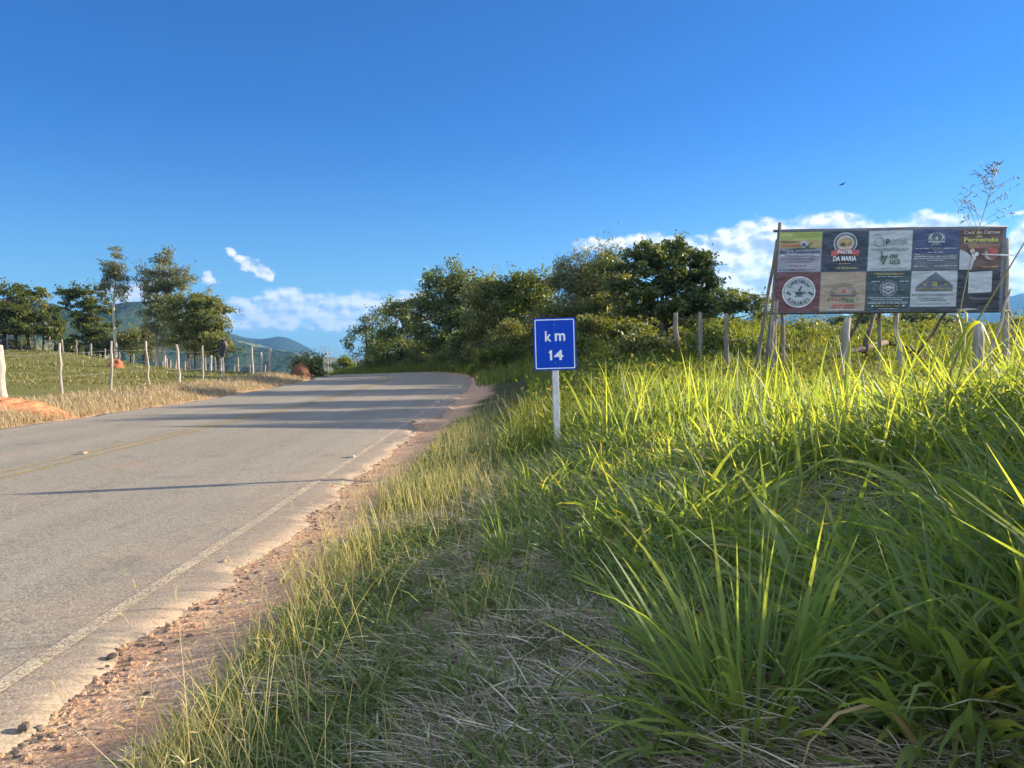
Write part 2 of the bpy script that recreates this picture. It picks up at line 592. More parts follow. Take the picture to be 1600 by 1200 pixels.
# side skirts so the broken edge has thickness
for l, ed in ((HW, edgeR), (-HW, edgeL)):
    ll = l + ed + 0.03 * np.sign(l)
    V.append(np.stack([CPf[:, 0] + CDf[:, 1] * ll, CPf[:, 1] - CDf[:, 0] * ll, road_z(CSf, ll) - 0.09], 1)); LT.append(ll)
order = [len(lats) + 1] + list(range(len(lats))) + [len(lats)]
V = np.concatenate([V[k] for k in order]); LT = np.concatenate([LT[k] for k in order])
n = len(CPf)
nl = len(order)
qi = (np.arange(nl - 1)[:, None] * n + np.arange(n - 1)[None, :]).ravel()
rq = np.stack([qi, qi + n, qi + n + 1, qi + 1], 1)
road_me = np_mesh('road', V, rq, tint=LT)
m_asph, N = new_mat('worn_asphalt')
geoc = N.n('ShaderNodeNewGeometry').outputs['Position']
lat_a = N.n('ShaderNodeAttribute', attribute_name='tint').outputs['Fac']
vo = N.n('ShaderNodeTexVoronoi', {'Vector': geoc, 'Scale': 62.0})
vs_ = N.n('ShaderNodeSeparateColor', {0: vo.outputs['Color']})
fine = N.noise(geoc, 120.0, 3, 0.6)
big = N.noise(geoc, 0.55, 5, 0.6)
mp = N.n('ShaderNodeMapping', {'Vector': geoc, 'Scale': (1.6, 0.07, 1)})
streak = N.noise(mp.outputs[0], 1.0, 4, 0.6)
agg = N.ramp(N.m('ADD', N.m('MULTIPLY', vs_.outputs[0], 0.75), N.m('MULTIPLY', fine, 0.25)), [(0.1, (0.125, 0.107, 0.081)), (0.5, (0.220, 0.192, 0.146)), (0.85, (0.300, 0.262, 0.20)), (0.97, (0.46, 0.41, 0.32))])
c = N.mix(N.m('MULTIPLY', N.ss(big, 0.35, 0.7), 0.35), agg, (0.16, 0.147, 0.122))
c = N.mix(N.m('MULTIPLY', N.ss(streak, 0.4, 0.7), 0.35), c, (0.30, 0.27, 0.22))
dust = N.m('MULTIPLY', N.ss(N.m('ADD', lat_a, N.m('MULTIPLY', N.m('SUBTRACT', N.noise(geoc, 1.6, 5, 0.65), 0.5), 2.4)), HW - 1.2, HW + 0.4), 0.5)
c = N.mix(dust, c, N.ramp(N.noise(geoc, 60, 3), [(0.3, (0.26, 0.17, 0.11)), (0.7, (0.50, 0.35, 0.24))]))
wheel = N.m('MULTIPLY', N.m('COSINE', N.m('MULTIPLY', N.m('SUBTRACT', N.m('ABSOLUTE', lat_a), 1.9), 3.6)), N.m('MULTIPLY', N.noise(mp.outputs[0], 2.0, 3, 0.6), 0.30), clamp=True)
c = N.mix(wheel, c, (0.15, 0.137, 0.115))
stain = N.m('MULTIPLY', N.ss(N.noise(geoc, 1.7, 2, 0.5), 0.64, 0.72), 0.35)
c = N.mix(stain, c, (0.11, 0.10, 0.088))
cr = N.n('ShaderNodeTexVoronoi', {'Vector': N.n('ShaderNodeVectorMath', {0: geoc, 1: N.n('ShaderNodeVectorMath', {0: N.noise(geoc, 2.5, 4, col=True), 1: (0.35, 0.35, 0)}, operation='MULTIPLY').outputs[0]}, operation='ADD').outputs[0], 'Scale': 0.42}, feature='DISTANCE_TO_EDGE')
crack = N.m('MULTIPLY', N.ss(cr.outputs['Distance'], 0.010, 0.002), N.ss(N.noise(geoc, 0.35, 2), 0.55, 0.65))
c = N.mix(N.m('MULTIPLY', crack, 0.4), c, (0.05, 0.045, 0.04))
patch = N.m('MULTIPLY', N.ss(N.noise(geoc, 0.9, 3, 0.5), 0.56, 0.72), 0.30)
c = N.mix(patch, c, (0.30, 0.20, 0.13))
p = N.n('ShaderNodeBsdfPrincipled', {'Base Color': c, 'Roughness': 0.82, 'Specular IOR Level': 0.35})
hg = N.m('ADD', N.m('MULTIPLY', vo.outputs['Distance'], -0.7), N.m('MULTIPLY', fine, 0.5))
bp = N.n('ShaderNodeBump', {'Height': hg, 'Strength': 0.55, 'Distance': 0.006})
N.put(p.inputs['Normal'], bp.outputs[0])
N.n('ShaderNodeOutputMaterial', {0: p.outputs[0]})
tag(link('road', road_me, m_asph), 'two lane worn grey asphalt road bending away', None, None, 'structure')


def paint_mat(name, c, wear):
    m, N = new_mat(name)
    geoc = N.n('ShaderNodeNewGeometry').outputs['Position']
    f = N.m('ADD', N.m('MULTIPLY', N.noise(geoc, 75, 4, 0.75), 0.8), N.m('MULTIPLY', N.noise(geoc, 3.0, 4, 0.6), 0.2))
    cc = N.mix(N.noise(geoc, 6, 4), tuple(q * 0.7 for q in c), c)
    p = N.n('ShaderNodeBsdfPrincipled', {'Base Color': cc, 'Roughness': 0.8, 'Specular IOR Level': 0.25})
    t = N.n('ShaderNodeBsdfTransparent')
    mx = N.n('ShaderNodeMixShader', {0: N.ss(f, wear - 0.13, wear + 0.13), 1: t.outputs[0], 2: p.outputs[0]})
    N.n('ShaderNodeOutputMaterial', {0: mx.outputs[0]})
    return m


def strip(name, l0, l1, mat, s0=-27, s1=34):
    k = (CSf > s0) & (CSf < s1)
    P, Dn, S = CPf[k], CDf[k], CSf[k]
    wob = 0.02 * (fbm(S * 0.6, S * 0, 2, int(abs(l0) * 10)) - 0.5)
    A = [np.stack([P[:, 0] + Dn[:, 1] * (l + wob), P[:, 1] - Dn[:, 0] * (l + wob), road_z(S, l) + 0.004], 1) for l in (l0, l1)]
    n = len(P)
    i = np.arange(n - 1)
    return tag(link(name, np_mesh(name, np.concatenate(A), np.stack([i, i + n, i + n + 1, i + 1], 1)), mat), None, None, None, 'structure')


m_white = paint_mat('worn_edge_paint', (0.58, 0.48, 0.34), 0.496)
m_yel = paint_mat('worn_yellow_paint', (0.42, 0.31, 0.12), 0.50)
strip('edge_line_marking', HW - 0.43, HW - 0.345, m_white)
strip('edge_line_marking', -HW + 0.36, -HW + 0.46, m_white)
strip('centre_line_marking', -0.36, -0.26, m_yel)
strip('centre_line_marking', -0.12, -0.02, m_yel)

# ------------------------------------------------------------------ grass blades
class Blades:
    def __init__(s):
        s.V, s.Q, s.T, s.n = [], [], [], 0

    def add(s, P, L, Wd, az, l0, l1, seg=4, tint=0.5, twist=None, power=1.3, tip=0.0):
        """P (n,3) roots; L length; Wd width; az bending direction; l0/l1 lean from the vertical at root/tip"""
        n = len(P)
        if n == 0:
            return
        L, Wd, az, l0, l1, tint = (np.broadcast_to(np.asarray(q, float), (n,)) for q in (L, Wd, az, l0, l1, tint))
        tw = rng.uniform(-1.2, 1.2, n) if twist is None else np.broadcast_to(twist, (n,))
        hd = np.stack([np.cos(az), np.sin(az), np.zeros(n)], 1)
        sd = np.stack([-np.sin(az), np.cos(az), np.zeros(n)], 1)
        t = np.linspace(0, 1, seg + 1)
        p = P.astype(float).copy()
        rows = []
        for k in range(seg + 1):
            ln = l0 + (l1 - l0) * t[k] ** power
            dr = hd * np.sin(ln)[:, None]
            dr[:, 2] += np.cos(ln)
            nm = np.cross(dr, sd)
            wv = sd * np.cos(tw)[:, None] + nm * np.sin(tw)[:, None]
            prof = [0.55 + 0.45 * min(1, t[k] * 3), 1.0][t[k] > 0.33] * (1 - t[k] ** 2.2) + 0.03
            hw = (Wd * 0.5 * prof)[:, None]
            rows += [p - wv * hw, p + wv * hw]
            p = p + dr * (L / seg)[:, None]
        A = np.stack(rows, 1)                      # n, 2*(seg+1), 3
        m = 2 * (seg + 1)
        q = np.array([[2 * k, 2 * k + 1, 2 * k + 3, 2 * k + 2] for k in range(seg)])
        s.Q.append((np.arange(n)[:, None, None] * m + q[None] + s.n).reshape(-1, 4))
        s.V.append(A.reshape(-1, 3))
        tv = np.repeat(t, 2)[None, :]
        tipv = np.broadcast_to(np.asarray(tip, float), (n,))[:, None]
        s.T.append(np.clip(tint[:, None] + tipv * np.clip((tv - .55) / .45, 0, 1), 0, 1).ravel())
        s.n += n * m

    def leaves(s, C, Lh, Wh, N_, A_, tint):
        """diamond leaves with centres C, axis A_, normal N_"""
        n = len(C)
        A_ = A_ / (np.linalg.norm(A_, axis=1, keepdims=True) + 1e-9)
        B = np.cross(N_, A_)
        B /= np.linalg.norm(B, axis=1, keepdims=True) + 1e-9
        Lh, Wh = (np.broadcast_to(np.asarray(q, float), (n,))[:, None] for q in (Lh, Wh))
        X = np.stack([C - A_ * Lh, C + B * Wh - A_ * Lh * 0.15, C + A_ * Lh, C - B * Wh - A_ * Lh * 0.15], 1)
        s.Q.append(np.arange(n * 4).reshape(n, 4) + s.n)
        s.V.append(X.reshape(-1, 3))
        s.T.append(np.repeat(np.broadcast_to(tint, (n,)), 4))
        s.n += n * 4

    def build(s, name, mat, parent=None):
        me = np_mesh(name, np.concatenate(s.V), np.concatenate(s.Q), tint=np.concatenate(s.T))
        return link(name, me, mat, parent)


def U(a, b, n):
    return rng.uniform(a, b, n)


def scatter(n, y0, y1, x0f, x1f):
    """n points with density falling as 1/y; x limits are functions of y"""
    y = y0 * (y1 / y0) ** rng.random(n)
    a, b = x0f(y), x1f(y)
    return a + (b - a) * rng.random(n), y


m_guinea = leaf_mat('guinea_grass_blade', [(0.0, (0.105, 0.165, 0.075)), (0.45, (0.175, 0.250, 0.098)), (0.78, (0.265, 0.315, 0.105)), (0.9, (0.34, 0.31, 0.11)), (1.0, (0.46, 0.36, 0.20))], trans=0.58, tboost=(2.1, 1.85, 0.40), rough=0.5, spec=0.3)
m_straw = leaf_mat('dry_straw', [(0.0, (0.11, 0.085, 0.055)), (0.35, (0.27, 0.23, 0.165)), (0.7, (0.43, 0.39, 0.31)), (1.0, (0.58, 0.54, 0.45))], trans=0.12, rough=0.8, spec=0.06)
m_fringe = leaf_mat('pale_fringe_grass', [(0.0, (0.18, 0.19, 0.07)), (0.35, (0.36, 0.32, 0.13)), (0.7, (0.46, 0.40, 0.16)), (1.0, (0.58, 0.48, 0.27))], trans=0.45, tboost=(1.3, 1.25, 0.6))
m_golden = leaf_mat('golden_verge_grass', [(0.0, (0.19, 0.155, 0.08)), (0.5, (0.37, 0.285, 0.16)), (1.0, (0.50, 0.41, 0.25))], trans=0.30, tboost=(1.2, 1.0, 0.6))
m_field = leaf_mat('field_grass_blade', [(0.0, (0.06, 0.115, 0.018)), (0.5, (0.135, 0.185, 0.03)), (0.85, (0.235, 0.235, 0.055)), (1.0, (0.35, 0.29, 0.12))], trans=0.48, tboost=(1.5, 1.35, 0.45), patch=0.35, patch_scale=0.25, patch_col=(0.26, 0.22, 0.07))
m_weed = leaf_mat('weed_leaf', [(0, (0.055, 0.085, 0.022)), (0.55, (0.115, 0.150, 0.036)), (0.9, (0.20, 0.205, 0.06)), (1, (0.28, 0.24, 0.09))], trans=0.45, tboost=(1.6, 1.4, 0.45), rough=.7, spec=.1)
m_past = leaf_mat('pasture_grass_blade', [(0.0, (0.085, 0.105, 0.027)), (0.5, (0.155, 0.155, 0.046)), (1.0, (0.27, 0.235, 0.095))], trans=0.35, tboost=(1.3, 1.2, 0.5), patch=0.3, patch_scale=0.12, patch_col=(0.23, 0.19, 0.08))
m_mown = leaf_mat('mown_grass_blade', [(0.0, (0.07, 0.115, 0.032)), (0.5, (0.145, 0.205, 0.060)), (0.85, (0.26, 0.275, 0.11)), (1.0, (0.42, 0.37, 0.21))], trans=0.40, tboost=(1.4, 1.4, 0.55))


def root(x, y, dz=-0.02):
    return np.stack([x, y, H(x, y) + dz], 1)


# --- tall guinea grass on the bank, in tussocks
B = Blades()
S = Blades()


def edge_x(y):
    """inner limit of the tall grass beside the mown strip"""
    return np.interp(y, [1.5, 2.4, 3.2, 4.5, 6, 8, 10, 14], [0.75, 0.62, 0.62, 0.55, 0.70, 0.60, 0.50, 0.5])


def tussocks(n, y0, y1, x1f, nb, Lr, Wr, spread, clear=True):
    x, y = scatter(n, y0, y1, lambda q: edge_x(q) + 0.1, x1f)
    keep = np.ones(n, bool)
    if clear:
        keep &= ((x - 1.05) / 0.55) ** 2 + ((y - 5.0) / 0.55) ** 2 > 1       # open heap of thatch
        keep &= ((x - 0.66) / 0.40) ** 2 + ((y - 2.07) / 0.42) ** 2 > 1      # the big tussock stands here
        keep &= ((x - 1.9) / 0.5) ** 2 + ((y - 4.1) / 0.35) ** 2 > 1
        keep &= fbm(x * 1.1, y * 1.1, 3, 61) > 0.36
    x, y = x[keep], y[keep]
    for cx, cy in zip(x, y):
        k = int(nb * rng.uniform(0.5, 1.4))
        vig = rng.uniform(0.75, 1.1) * (0.72 + 0.28 * sst(0.0, 1.2, cx - float(edge_x(cy)))) * (1 - .42 * sst(4.9, 5.8, cy) * sst(8.6, 7.6, cy) * sst(3.4, 2.2, cx))
        a = U(0, 2 * pi, k)
        r = 0.10 * np.sqrt(rng.random(k)) * 1.2
        px, py = cx + r * np.cos(a), cy + r * np.sin(a)
        az = a + U(-0.5, 0.5, k)
        ln0 = np.abs(rng.normal(0.08, 0.2, k)) + r * 2.2 * spread
        ln1 = ln0 + np.abs(rng.normal(0.55, 0.5, k)) * spread
        # the old leaves lean outward and turn yellow; some fold over, some have dry tips
        Lk, Wk, Tk = U(*Lr, k) * vig * rng.uniform(.55, 1.1, k), U(*Wr, k) * rng.choice([.6, 1, 1.25], k), np.clip(rng.beta(2.0, 2.4, k) * 0.86 + (rng.random(k) > 0.95) * 0.35, 0, 1)
        fold = rng.random(k) < .16
        dry_ = (rng.random(k) < .22) * U(.1, .5, k)
        for sel, pw, ex in ((~fold, 1.3, 0.0), (fold, 4.0, 1.3)):
            B.add(root(px[sel], py[sel]), Lk[sel], Wk[sel], az[sel], ln0[sel], ln1[sel] + ex, 6, Tk[sel], None, pw, dry_[sel])
        d = max(3, k // 5)
        S.add(root(cx + U(-.18, .18, d), cy + U(-.18, .18, d), 0.0), U(.15, .45, d), U(.004, .009, d), U(0, 2 * pi, d), U(0.7, 1.3, d), U(1.4, 2.0, d), 3, U(0, 1, d))


tussocks(400, 1.8, 4.8, lambda q: 0.72 * q + 1.6, 46, (.30, .78), (.012, .032), 2.3)
tussocks(460, 4.6, 8.5, lambda q: 0.72 * q + 1.2, 58, (.34, .78), (.012, .028), 1.7)
tussocks(300, 7.0, 13.5, lambda q: 3.4 + 0.35 * (q - 7), 42, (.32, .68), (.012, .024), 1.1, False)
# tall uneven blades that stand out along the crest
for (n, y0, y1, xa, xb) in ((230, 4.2, 6.6, 1.4, 5.2), (150, 7, 10, .6, 3.2)):
    x, y = U(xa, xb, n), U(y0, y1, n)
    k = (x > edge_x(y) + .3)
    x, y = x[k], y[k]
    n = len(x)
    B.add(root(x, y), U(.55, 1.0, n), U(.012, .026, n), U(0, 2 * pi, n), U(0, .3, n), U(.2, 1.0, n), 6, U(.3, .85, n))
# bank past the picture edge: unseen taller grass added to shade the foreground
n = 4200
y = U(1.2, 4.6, n)
x = .70 * y + .25 + 1.7 * rng.random(n)
B.add(root(x, y), U(.55, 1.0, n), U(.012, .026, n), U(0, 2 * pi, n), U(0, .4, n), U(.3, 1.6, n), 5, U(.1, .8, n))
# lower, arching blades between and in front of the tussocks
n = 9000
x, y = scatter(n, 2.0, 11, lambda q: edge_x(q) - np.interp(q, [2, 3.2, 4.5, 6, 9, 11], [.15, .2, .35, .75, .55, .5]), lambda q: .62 * q + .6)
f = fbm(x * 1.7 + 3, y * 1.7, 3, 66)
k = (f > U(.36, .60, n))
x, y = x[k], y[k]
n = len(x)
B.add(root(x, y), U(.16, .42, n), U(.008, .018, n), U(0, 2 * pi, n), U(.1, .9, n), U(.8, 1.9, n), 5, np.clip(rng.beta(2, 2.4, n), 0, 1), None, 1.3, (rng.random(n) < .2) * .4)
# thin seeding stems
n = 40
x, y = scatter(n, 3.4, 9, lambda q: edge_x(q) + .2, lambda q: .7 * q + .8)
S.add(root(x, y), U(.7, 1.2, n), U(.003, .005, n), U(0, 2 * pi, n), U(.1, .6, n), U(.6, 1.5, n), 6, U(.2, .55, n))
tag(B.build('tall_grass', m_guinea), 'tall bright green guinea grass growing in dense tussocks over the roadside bank', 'grass', None, 'stuff')

# --- straw thatch between the tussocks and over the mown strip
n = 110000
x, y = scatter(n, 1.7, 8, lambda q: np.full_like(q, -1.0), lambda q: 0.5 * q + 1.0)
f = fbm(x * 1.4, y * 1.4, 3, 71) + 0.22 * np.exp(-((x - .35) / .5) ** 2)
k = f - .04 * sst(-.3, -.9, x) > rng.uniform(.34, .66, n)
x, y = x[k], y[k]
n = len(x)
flow = 2.6 + 2.2 * fbm(x * .8, y * .8, 2, 73) + rng.normal(0, 1.0, n)
S.add(root(x, y, 0.0) + np.stack([x * 0, x * 0, U(0, .05, n)], 1), U(.03, .20, n) * np.where(rng.random(n) < .06, 1.7, 1), U(.0012, .0042, n) * np.where(rng.random(n) < .05, 2, 1), flow, U(1.0, 1.6, n), U(1.2, 1.9, n), 3, np.clip(rng.beta(2, 2, n), 0, 1))
for (cx, cy, r, m_) in ((1.05, 5.0, .45, 1500), (.35, 2.25, .4, 1900), (1.9, 4.1, .45, 900), (.0, 2.3, .4, 1300), (.15, 2.9, .4, 1300), (.75, 1.95, .3, 900)):
    a, rr = U(0, 2 * pi, m_), r * np.sqrt(rng.random(m_))
    px, py = cx + rr * np.cos(a), cy + rr * np.sin(a)
    S.add(root(px, py, 0) + np.stack([px * 0, px * 0, .16 * (1 - (rr / r) ** 2) * rng.random(m_)], 1), U(.05, .26, m_), U(.0018, .0050, m_), rng.normal(2.4 + cx, 1.2, m_), U(1.1, 1.6, m_), U(1.4, 1.9, m_), 3, U(.1, 1, m_))
n = 34000                      # broken chaff and leaf bits between the stalks
x, y = scatter(n, 1.7, 7, lambda q: np.full_like(q, -0.85), lambda q: 0.5 * q + .9)
k = fbm(x * 1.6 + 2, y * 1.6, 3, 75) > U(.3, .6, n)
x, y = x[k], y[k]
n = len(x)
S.add(root(x, y, 0.004), U(.015, .06, n), U(.003, .009, n), U(0, 2 * pi, n), U(1.2, 1.6, n), U(1.3, 1.8, n), 1, np.clip(rng.beta(1.6, 2, n), 0, 1))
tag(S.build('dry_thatch', m_straw), 'flattened grey straw thatch of dead grass on the bank', 'grass', None, 'stuff')

# --- short mown and trampled green grass in the strip
M = Blades()
n = 62000
x, y = scatter(n, 1.7, 16, lambda q: np.full_like(q, -1.15), lambda q: edge_x(q) + .45)
f = fbm(x * 2.2 + 5, y * 2.2, 3, 81)
k = (f + .05 - .19 * sst(-.7, -.3, x) * sst(5.0, 4.2, y) > rng.uniform(.25, .58, n))
x, y = x[k], y[k]
n = len(x)
M.add(root(x, y), U(.06, .24, n), U(.004, .0115, n), U(0, 2 * pi, n), U(.5, 1.45, n), U(1.1, 1.9, n), 3, np.clip(rng.beta(2, 2.4, n), 0, 1))
x, y = scatter(2600, 1.9, 7, lambda q: np.full_like(q, -.2), lambda q: edge_x(q) + .5)       # broader, greener clumps
for cx, cy in zip(x[:150], y[:150]):
    q = 26
    M.add(root(cx + rng.normal(0, .05, q), cy + rng.normal(0, .05, q)), U(.12, .34, q), U(.006, .012, q), U(0, 2 * pi, q), U(.2, .8, q), U(.8, 1.7, q), 4, U(.1, .6, q))
tag(M.build('mown_grass', m_mown), 'short trampled green grass on the mown strip beside the bare earth', 'grass', None, 'stuff')

# --- pale thin grass along the bare shoulder, with seed heads
E = Blades()


def fr_x(q):
    return np.interp(q, [1.5, 2.5, 3.6, 4.4, 5.5, 6.6, 10, 14, 20], [-1.1, -1.15, -1.22, -1.36, -1.5, -1.62, -1.30, -1.0, -.6])


def wisps(n, cx, cy, sx, sy, Lr, tr):
    x, y = rng.normal(cx, sx, n), rng.normal(cy, sy, n)
    k = (x > fr_x(y) + .25 * rng.random(n) ** 2) & (y > 1.4) & (rng.random(n) < .36)
    x, y = x[k], y[k]
    n = len(x)
    L = U(*Lr, n)
    az = rng.normal(2.7, 1.4, n)
    E.add(root(x, y), L, U(.0022, .0050, n), az, U(0, .3, n), U(.25, 1.1, n), 5, U(*tr, n))


n = 8500
x, y = scatter(n, 1.9, 17, lambda q: fr_x(q), lambda q: np.interp(q, [1.5, 4, 8, 17], [-.85, -.85, -.3, -.1]))
k = (fbm(x * 1.8, y * 1.3, 3, 91) > U(.40, .62, n)) & (rng.random(n) > .5 * sst(5.5, 4.0, y) * sst(-1.1, -.95, x))
x, y = x[k], y[k]
n = len(x)
E.add(root(x, y), U(.06, .24, n), U(.0018, .005, n), rng.normal(2.7, 1.5, n), U(0, .5, n), U(.4, 1.4, n), 4, U(.1, .95, n))
for cx, cy, sx, sy, c_ in ((-1.06, 2.5, .10, .22, 300), (-1.06, 3.6, .10, .25, 260), (-1.1, 5.0, .15, .4, 600), (-.75, 6.8, .35, .7, 1500), (-.35, 6.6, .4, .7, 1300), (-.85, 8.6, .3, .6, 800),
                           (-.75, 10.8, .3, .8, 1300), (-.85, 13, .3, 1.0, 1000), (-.6, 16, .4, 1.4, 900), (-.1, 3.5, .12, .3, 260), (-.75, 2.0, .2, .2, 350), (-.7, 20, .4, 2, 700)):
    wisps(c_, cx, cy, sx, sy, (.12, .36), (.3, 1))
# seed heads: tiny branching spikelets on leaning stems
n = 170
x, y = scatter(n, 1.8, 12, lambda q: fr_x(q) + .05, lambda q: np.interp(q, [2, 5, 8], [-.7, -.4, .1]))
P0 = root(x, y)
az, l0, l1, L = U(0, 2 * pi, n), U(.05, .4, n), U(.5, 1.4, n), U(.35, .7, n)
E.add(P0, L, U(.0018, .003, n), az, l0, l1, 5, U(.7, 1, n))
tip = P0.copy()
for k in range(5):
    ln = l0 + (l1 - l0) * (k / 5) ** 1.3
    tip += np.stack([np.cos(az) * np.sin(ln), np.sin(az) * np.sin(ln), np.cos(ln)], 1) * (L / 5)[:, None]
for k in range(7):
    E.add(tip - (tip - P0) * U(0, .18, n)[:, None], U(.02, .05, n), U(.002, .0036, n), U(0, 2 * pi, n), U(.4, 1.4, n), U(.8, 1.9, n), 2, U(.6, 1, n))
tag(E.build('pale_grass', m_fringe), 'pale yellowish seeding grass fringing the red earth shoulder', 'grass', None, 'stuff')

# --- field grass beyond the bank
Fd = Blades()
n = 56000
x, y = scatter(n, 8.5, 62, lambda q: np.interp(q, [8, 12, 20, 34], [-.2, .0, .5, 0.5]), lambda q: .76 * q + 2)
lat, s_ = road_coords(x, y)
k = (lat > HW + np.interp(y, [8, 20, 40], [1.4, 1.3, 1.0])) & (fbm(x * .8, y * .8, 3, 101) > .30)
x, y = x[k], y[k]
n = len(x)
sc = np.clip(y / 14, .8, 2.6)
tall = .6 + .8 * fbm(x * .35, y * .35, 3, 103)
Fd.add(root(x, y), U(.25, .62, n) * tall, U(.010, .020, n) * sc, U(0, 2 * pi, n), U(0, .6, n), U(.4, 1.5, n), 3, np.clip(rng.beta(2, 2, n) * .8 + .35 * (fbm(x * .5, y * .5, 2, 105) - .4), 0, 1))
# bank under the trees on the outside of the bend
n = 17000
s_ = U(2, 42, n)
lt = HW + .5 + 8.0 * rng.random(n) ** 1.3
i = np.clip(np.searchsorted(CS, s_), 0, len(CP) - 1)
x, y = CP[i, 0] + CD[i, 1] * lt + U(-.3, .3, n), CP[i, 1] - CD[i, 0] * lt + U(-.3, .3, n)
Fd.add(root(x, y), U(.3, .75, n), U(.02, .045, n), U(0, 2 * pi, n), U(0, .6, n), U(.5, 1.5, n), 3, rng.beta(1.6, 3, n))
# leafy weeds growing through the field grass
Wd = Blades()
nc = 1500
x, y = scatter(nc, 10.5, 48, lambda q: np.interp(q, [10, 14, 20, 34], [.9, .8, 1.4, 1.5]), lambda q: .74 * q + 1)
lat, s_ = road_coords(x, y)
k = (lat > HW + 2.0) & (fbm(x * .3, y * .3, 3, 131) > U(.34, .62, nc))
for cx, cy, cz in zip(x[k], y[k], H(x[k], y[k])):
    q = int(rng.uniform(26, 70))
    r_, h_ = rng.uniform(.2, .55), rng.uniform(.22, .62)
    o = rng.normal(0, 1, (q, 3)) * np.array([r_, r_, h_ * .45]) * .6 + np.array([0, 0, h_ * .6])
    o[:, 2] = np.abs(o[:, 2]) + .03
    Nn = rng.normal(0, 1, (q, 3)); Nn[:, 2] += .9
    s = rng.uniform(.6, 1.4, q) * np.clip(cy / 20, .8, 1.8)
    Wd.leaves(np.array([cx, cy, cz]) + o, .050 * s, .024 * s, Nn, rng.normal(0, 1, (q, 3)), np.clip(rng.normal(.45, .2, q) + rng.normal(0, .15), 0, 1))
tag(Wd.build('undergrowth', m_weed), 'leafy weeds and low creepers through the field between marker and billboard', 'undergrowth', None, 'stuff')
tag(Fd.build('field_grass', m_field), 'yellow green rough field grass rising behind the billboard and below the trees', 'grass', None, 'stuff')

# --- golden verge on the far side of the road
G = Blades()
n = 26000
s_ = -YB + 8 * (54 / 8) ** rng.random(n)
gl = HW + .15 + 2.3 * rng.random(n) ** 1.25
i = np.clip(np.searchsorted(CS, s_), 0, len(CP) - 1)
x, y = CP[i, 0] - CD[i, 1] * gl, CP[i, 1] + CD[i, 0] * gl + U(-.2, .2, n)
bare = np.exp(-(((x + 11.3) / 1.4) ** 2 + ((y - 16.9) / .6) ** 2) ** 2)
k = (bare < .35) & (fbm(x * .9, y * .9, 3, 111) > U(.22, .5, n))
x, y = x[k], y[k]
n = len(x)
hs = .5 + 1.0 * fbm(x * .6, y * .6, 3, 113)
G.add(root(x, y), U(.09, .27, n) * hs, U(.007, .015, n), rng.normal(3.4, 1.5, n), U(0, .7, n), U(.5, 1.6, n), 3, U(0, 1, n))
tag(G.build('golden_grass', m_golden), 'dry golden grass on the verge between asphalt and pasture fence', 'grass', None, 'stuff')

# --- cropped pasture
Pa = Blades()
n = 80000
x, y = scatter(n, 11, 80, lambda q: -.72 * q - 3, lambda q: np.interp(q, [11, 40, 80], [-11.8, -11.8, -14]))
lat, s_ = road_coords(x, y)
tus = fbm(x * .55, y * .8, 3, 121)
k = (lat < -HW - 2.3) & (tus > U(.36, .66, n))
x, y, tus = x[k], y[k], tus[k]
n = len(x)
sc = np.clip(y / 16, .8, 3.2)
Pa.add(root(x, y), (U(.03, .09, n) + .06 * sst(.5, .75, tus)) * np.clip(y / 22, .9, 1.6), U(.012, .024, n) * sc, U(0, 2 * pi, n), U(.1, .8, n), U(.6, 1.6, n), 2, U(0, 1, n))
tag(Pa.build('pasture_grass', m_past), 'short olive green pasture grass inside the wire fence', 'grass', None, 'stuff')

# ------------------------------------------------------------------ trees
m_dark = leaf_mat('dark_leaf', [(0, (0.056, 0.088, 0.034)), (0.55, (0.108, 0.148, 0.052)), (0.9, (0.18, 0.20, 0.072)), (1, (0.25, 0.23, 0.095))], trans=0.42, tboost=(1.7, 1.5, 0.4))
m_olive = leaf_mat('olive_leaf', [(0, (0.085, 0.112, 0.040)), (0.55, (0.148, 0.172, 0.058)), (0.9, (0.23, 0.225, 0.085)), (1, (0.29, 0.25, 0.12))], trans=0.42, tboost=(1.6, 1.4, 0.45))
m_lime = leaf_mat('yellow_green_leaf', [(0, (0.06, 0.09, 0.016)), (0.55, (0.12, 0.155, 0.026)), (0.9, (0.21, 0.21, 0.045)), (1, (0.28, 0.24, 0.07))], trans=0.45, tboost=(1.6, 1.4, 0.4))
m_euc = leaf_mat('eucalyptus_leaf', [(0, (0.075, 0.095, 0.048)), (0.5, (0.13, 0.150, 0.075)), (0.85, (0.20, 0.195, 0.11)), (1, (0.28, 0.20, 0.12))], trans=0.35, tboost=(1.4, 1.3, 0.6))
m_dry = leaf_mat('dry_twig_leaf', [(0, (0.12, 0.10, 0.06)), (1, (0.32, 0.27, 0.17))], trans=0.3)
b_grey = bark_mat('grey_brown_bark', (0.055, 0.042, 0.032), (0.16, 0.13, 0.10))
b_pale = bark_mat('pale_eucalyptus_bark', (0.24, 0.20, 0.155), (0.50, 0.45, 0.37), 2.0, (3, 3, .6))
b_dark = bark_mat('dark_bark', (0.025, 0.02, 0.016), (0.075, 0.058, 0.045))
HEDGE = 'trees in the dense belt beside the bend'
m_psun = leaf_mat('sun_lightened_leaf', [(0, (0.04, 0.068, 0.018)), (0.55, (0.085, 0.115, 0.030)), (0.9, (0.16, 0.165, 0.05)), (1, (0.25, 0.21, 0.08))], trans=0.42, tboost=(1.7, 1.4, 0.4))  # pasture leaf colour lightened to stand in for sun on the crowns
PASTURE = 'trees along the back of the pasture'
FARF = 'trees on the far field edge under the billboard'
TREES = []


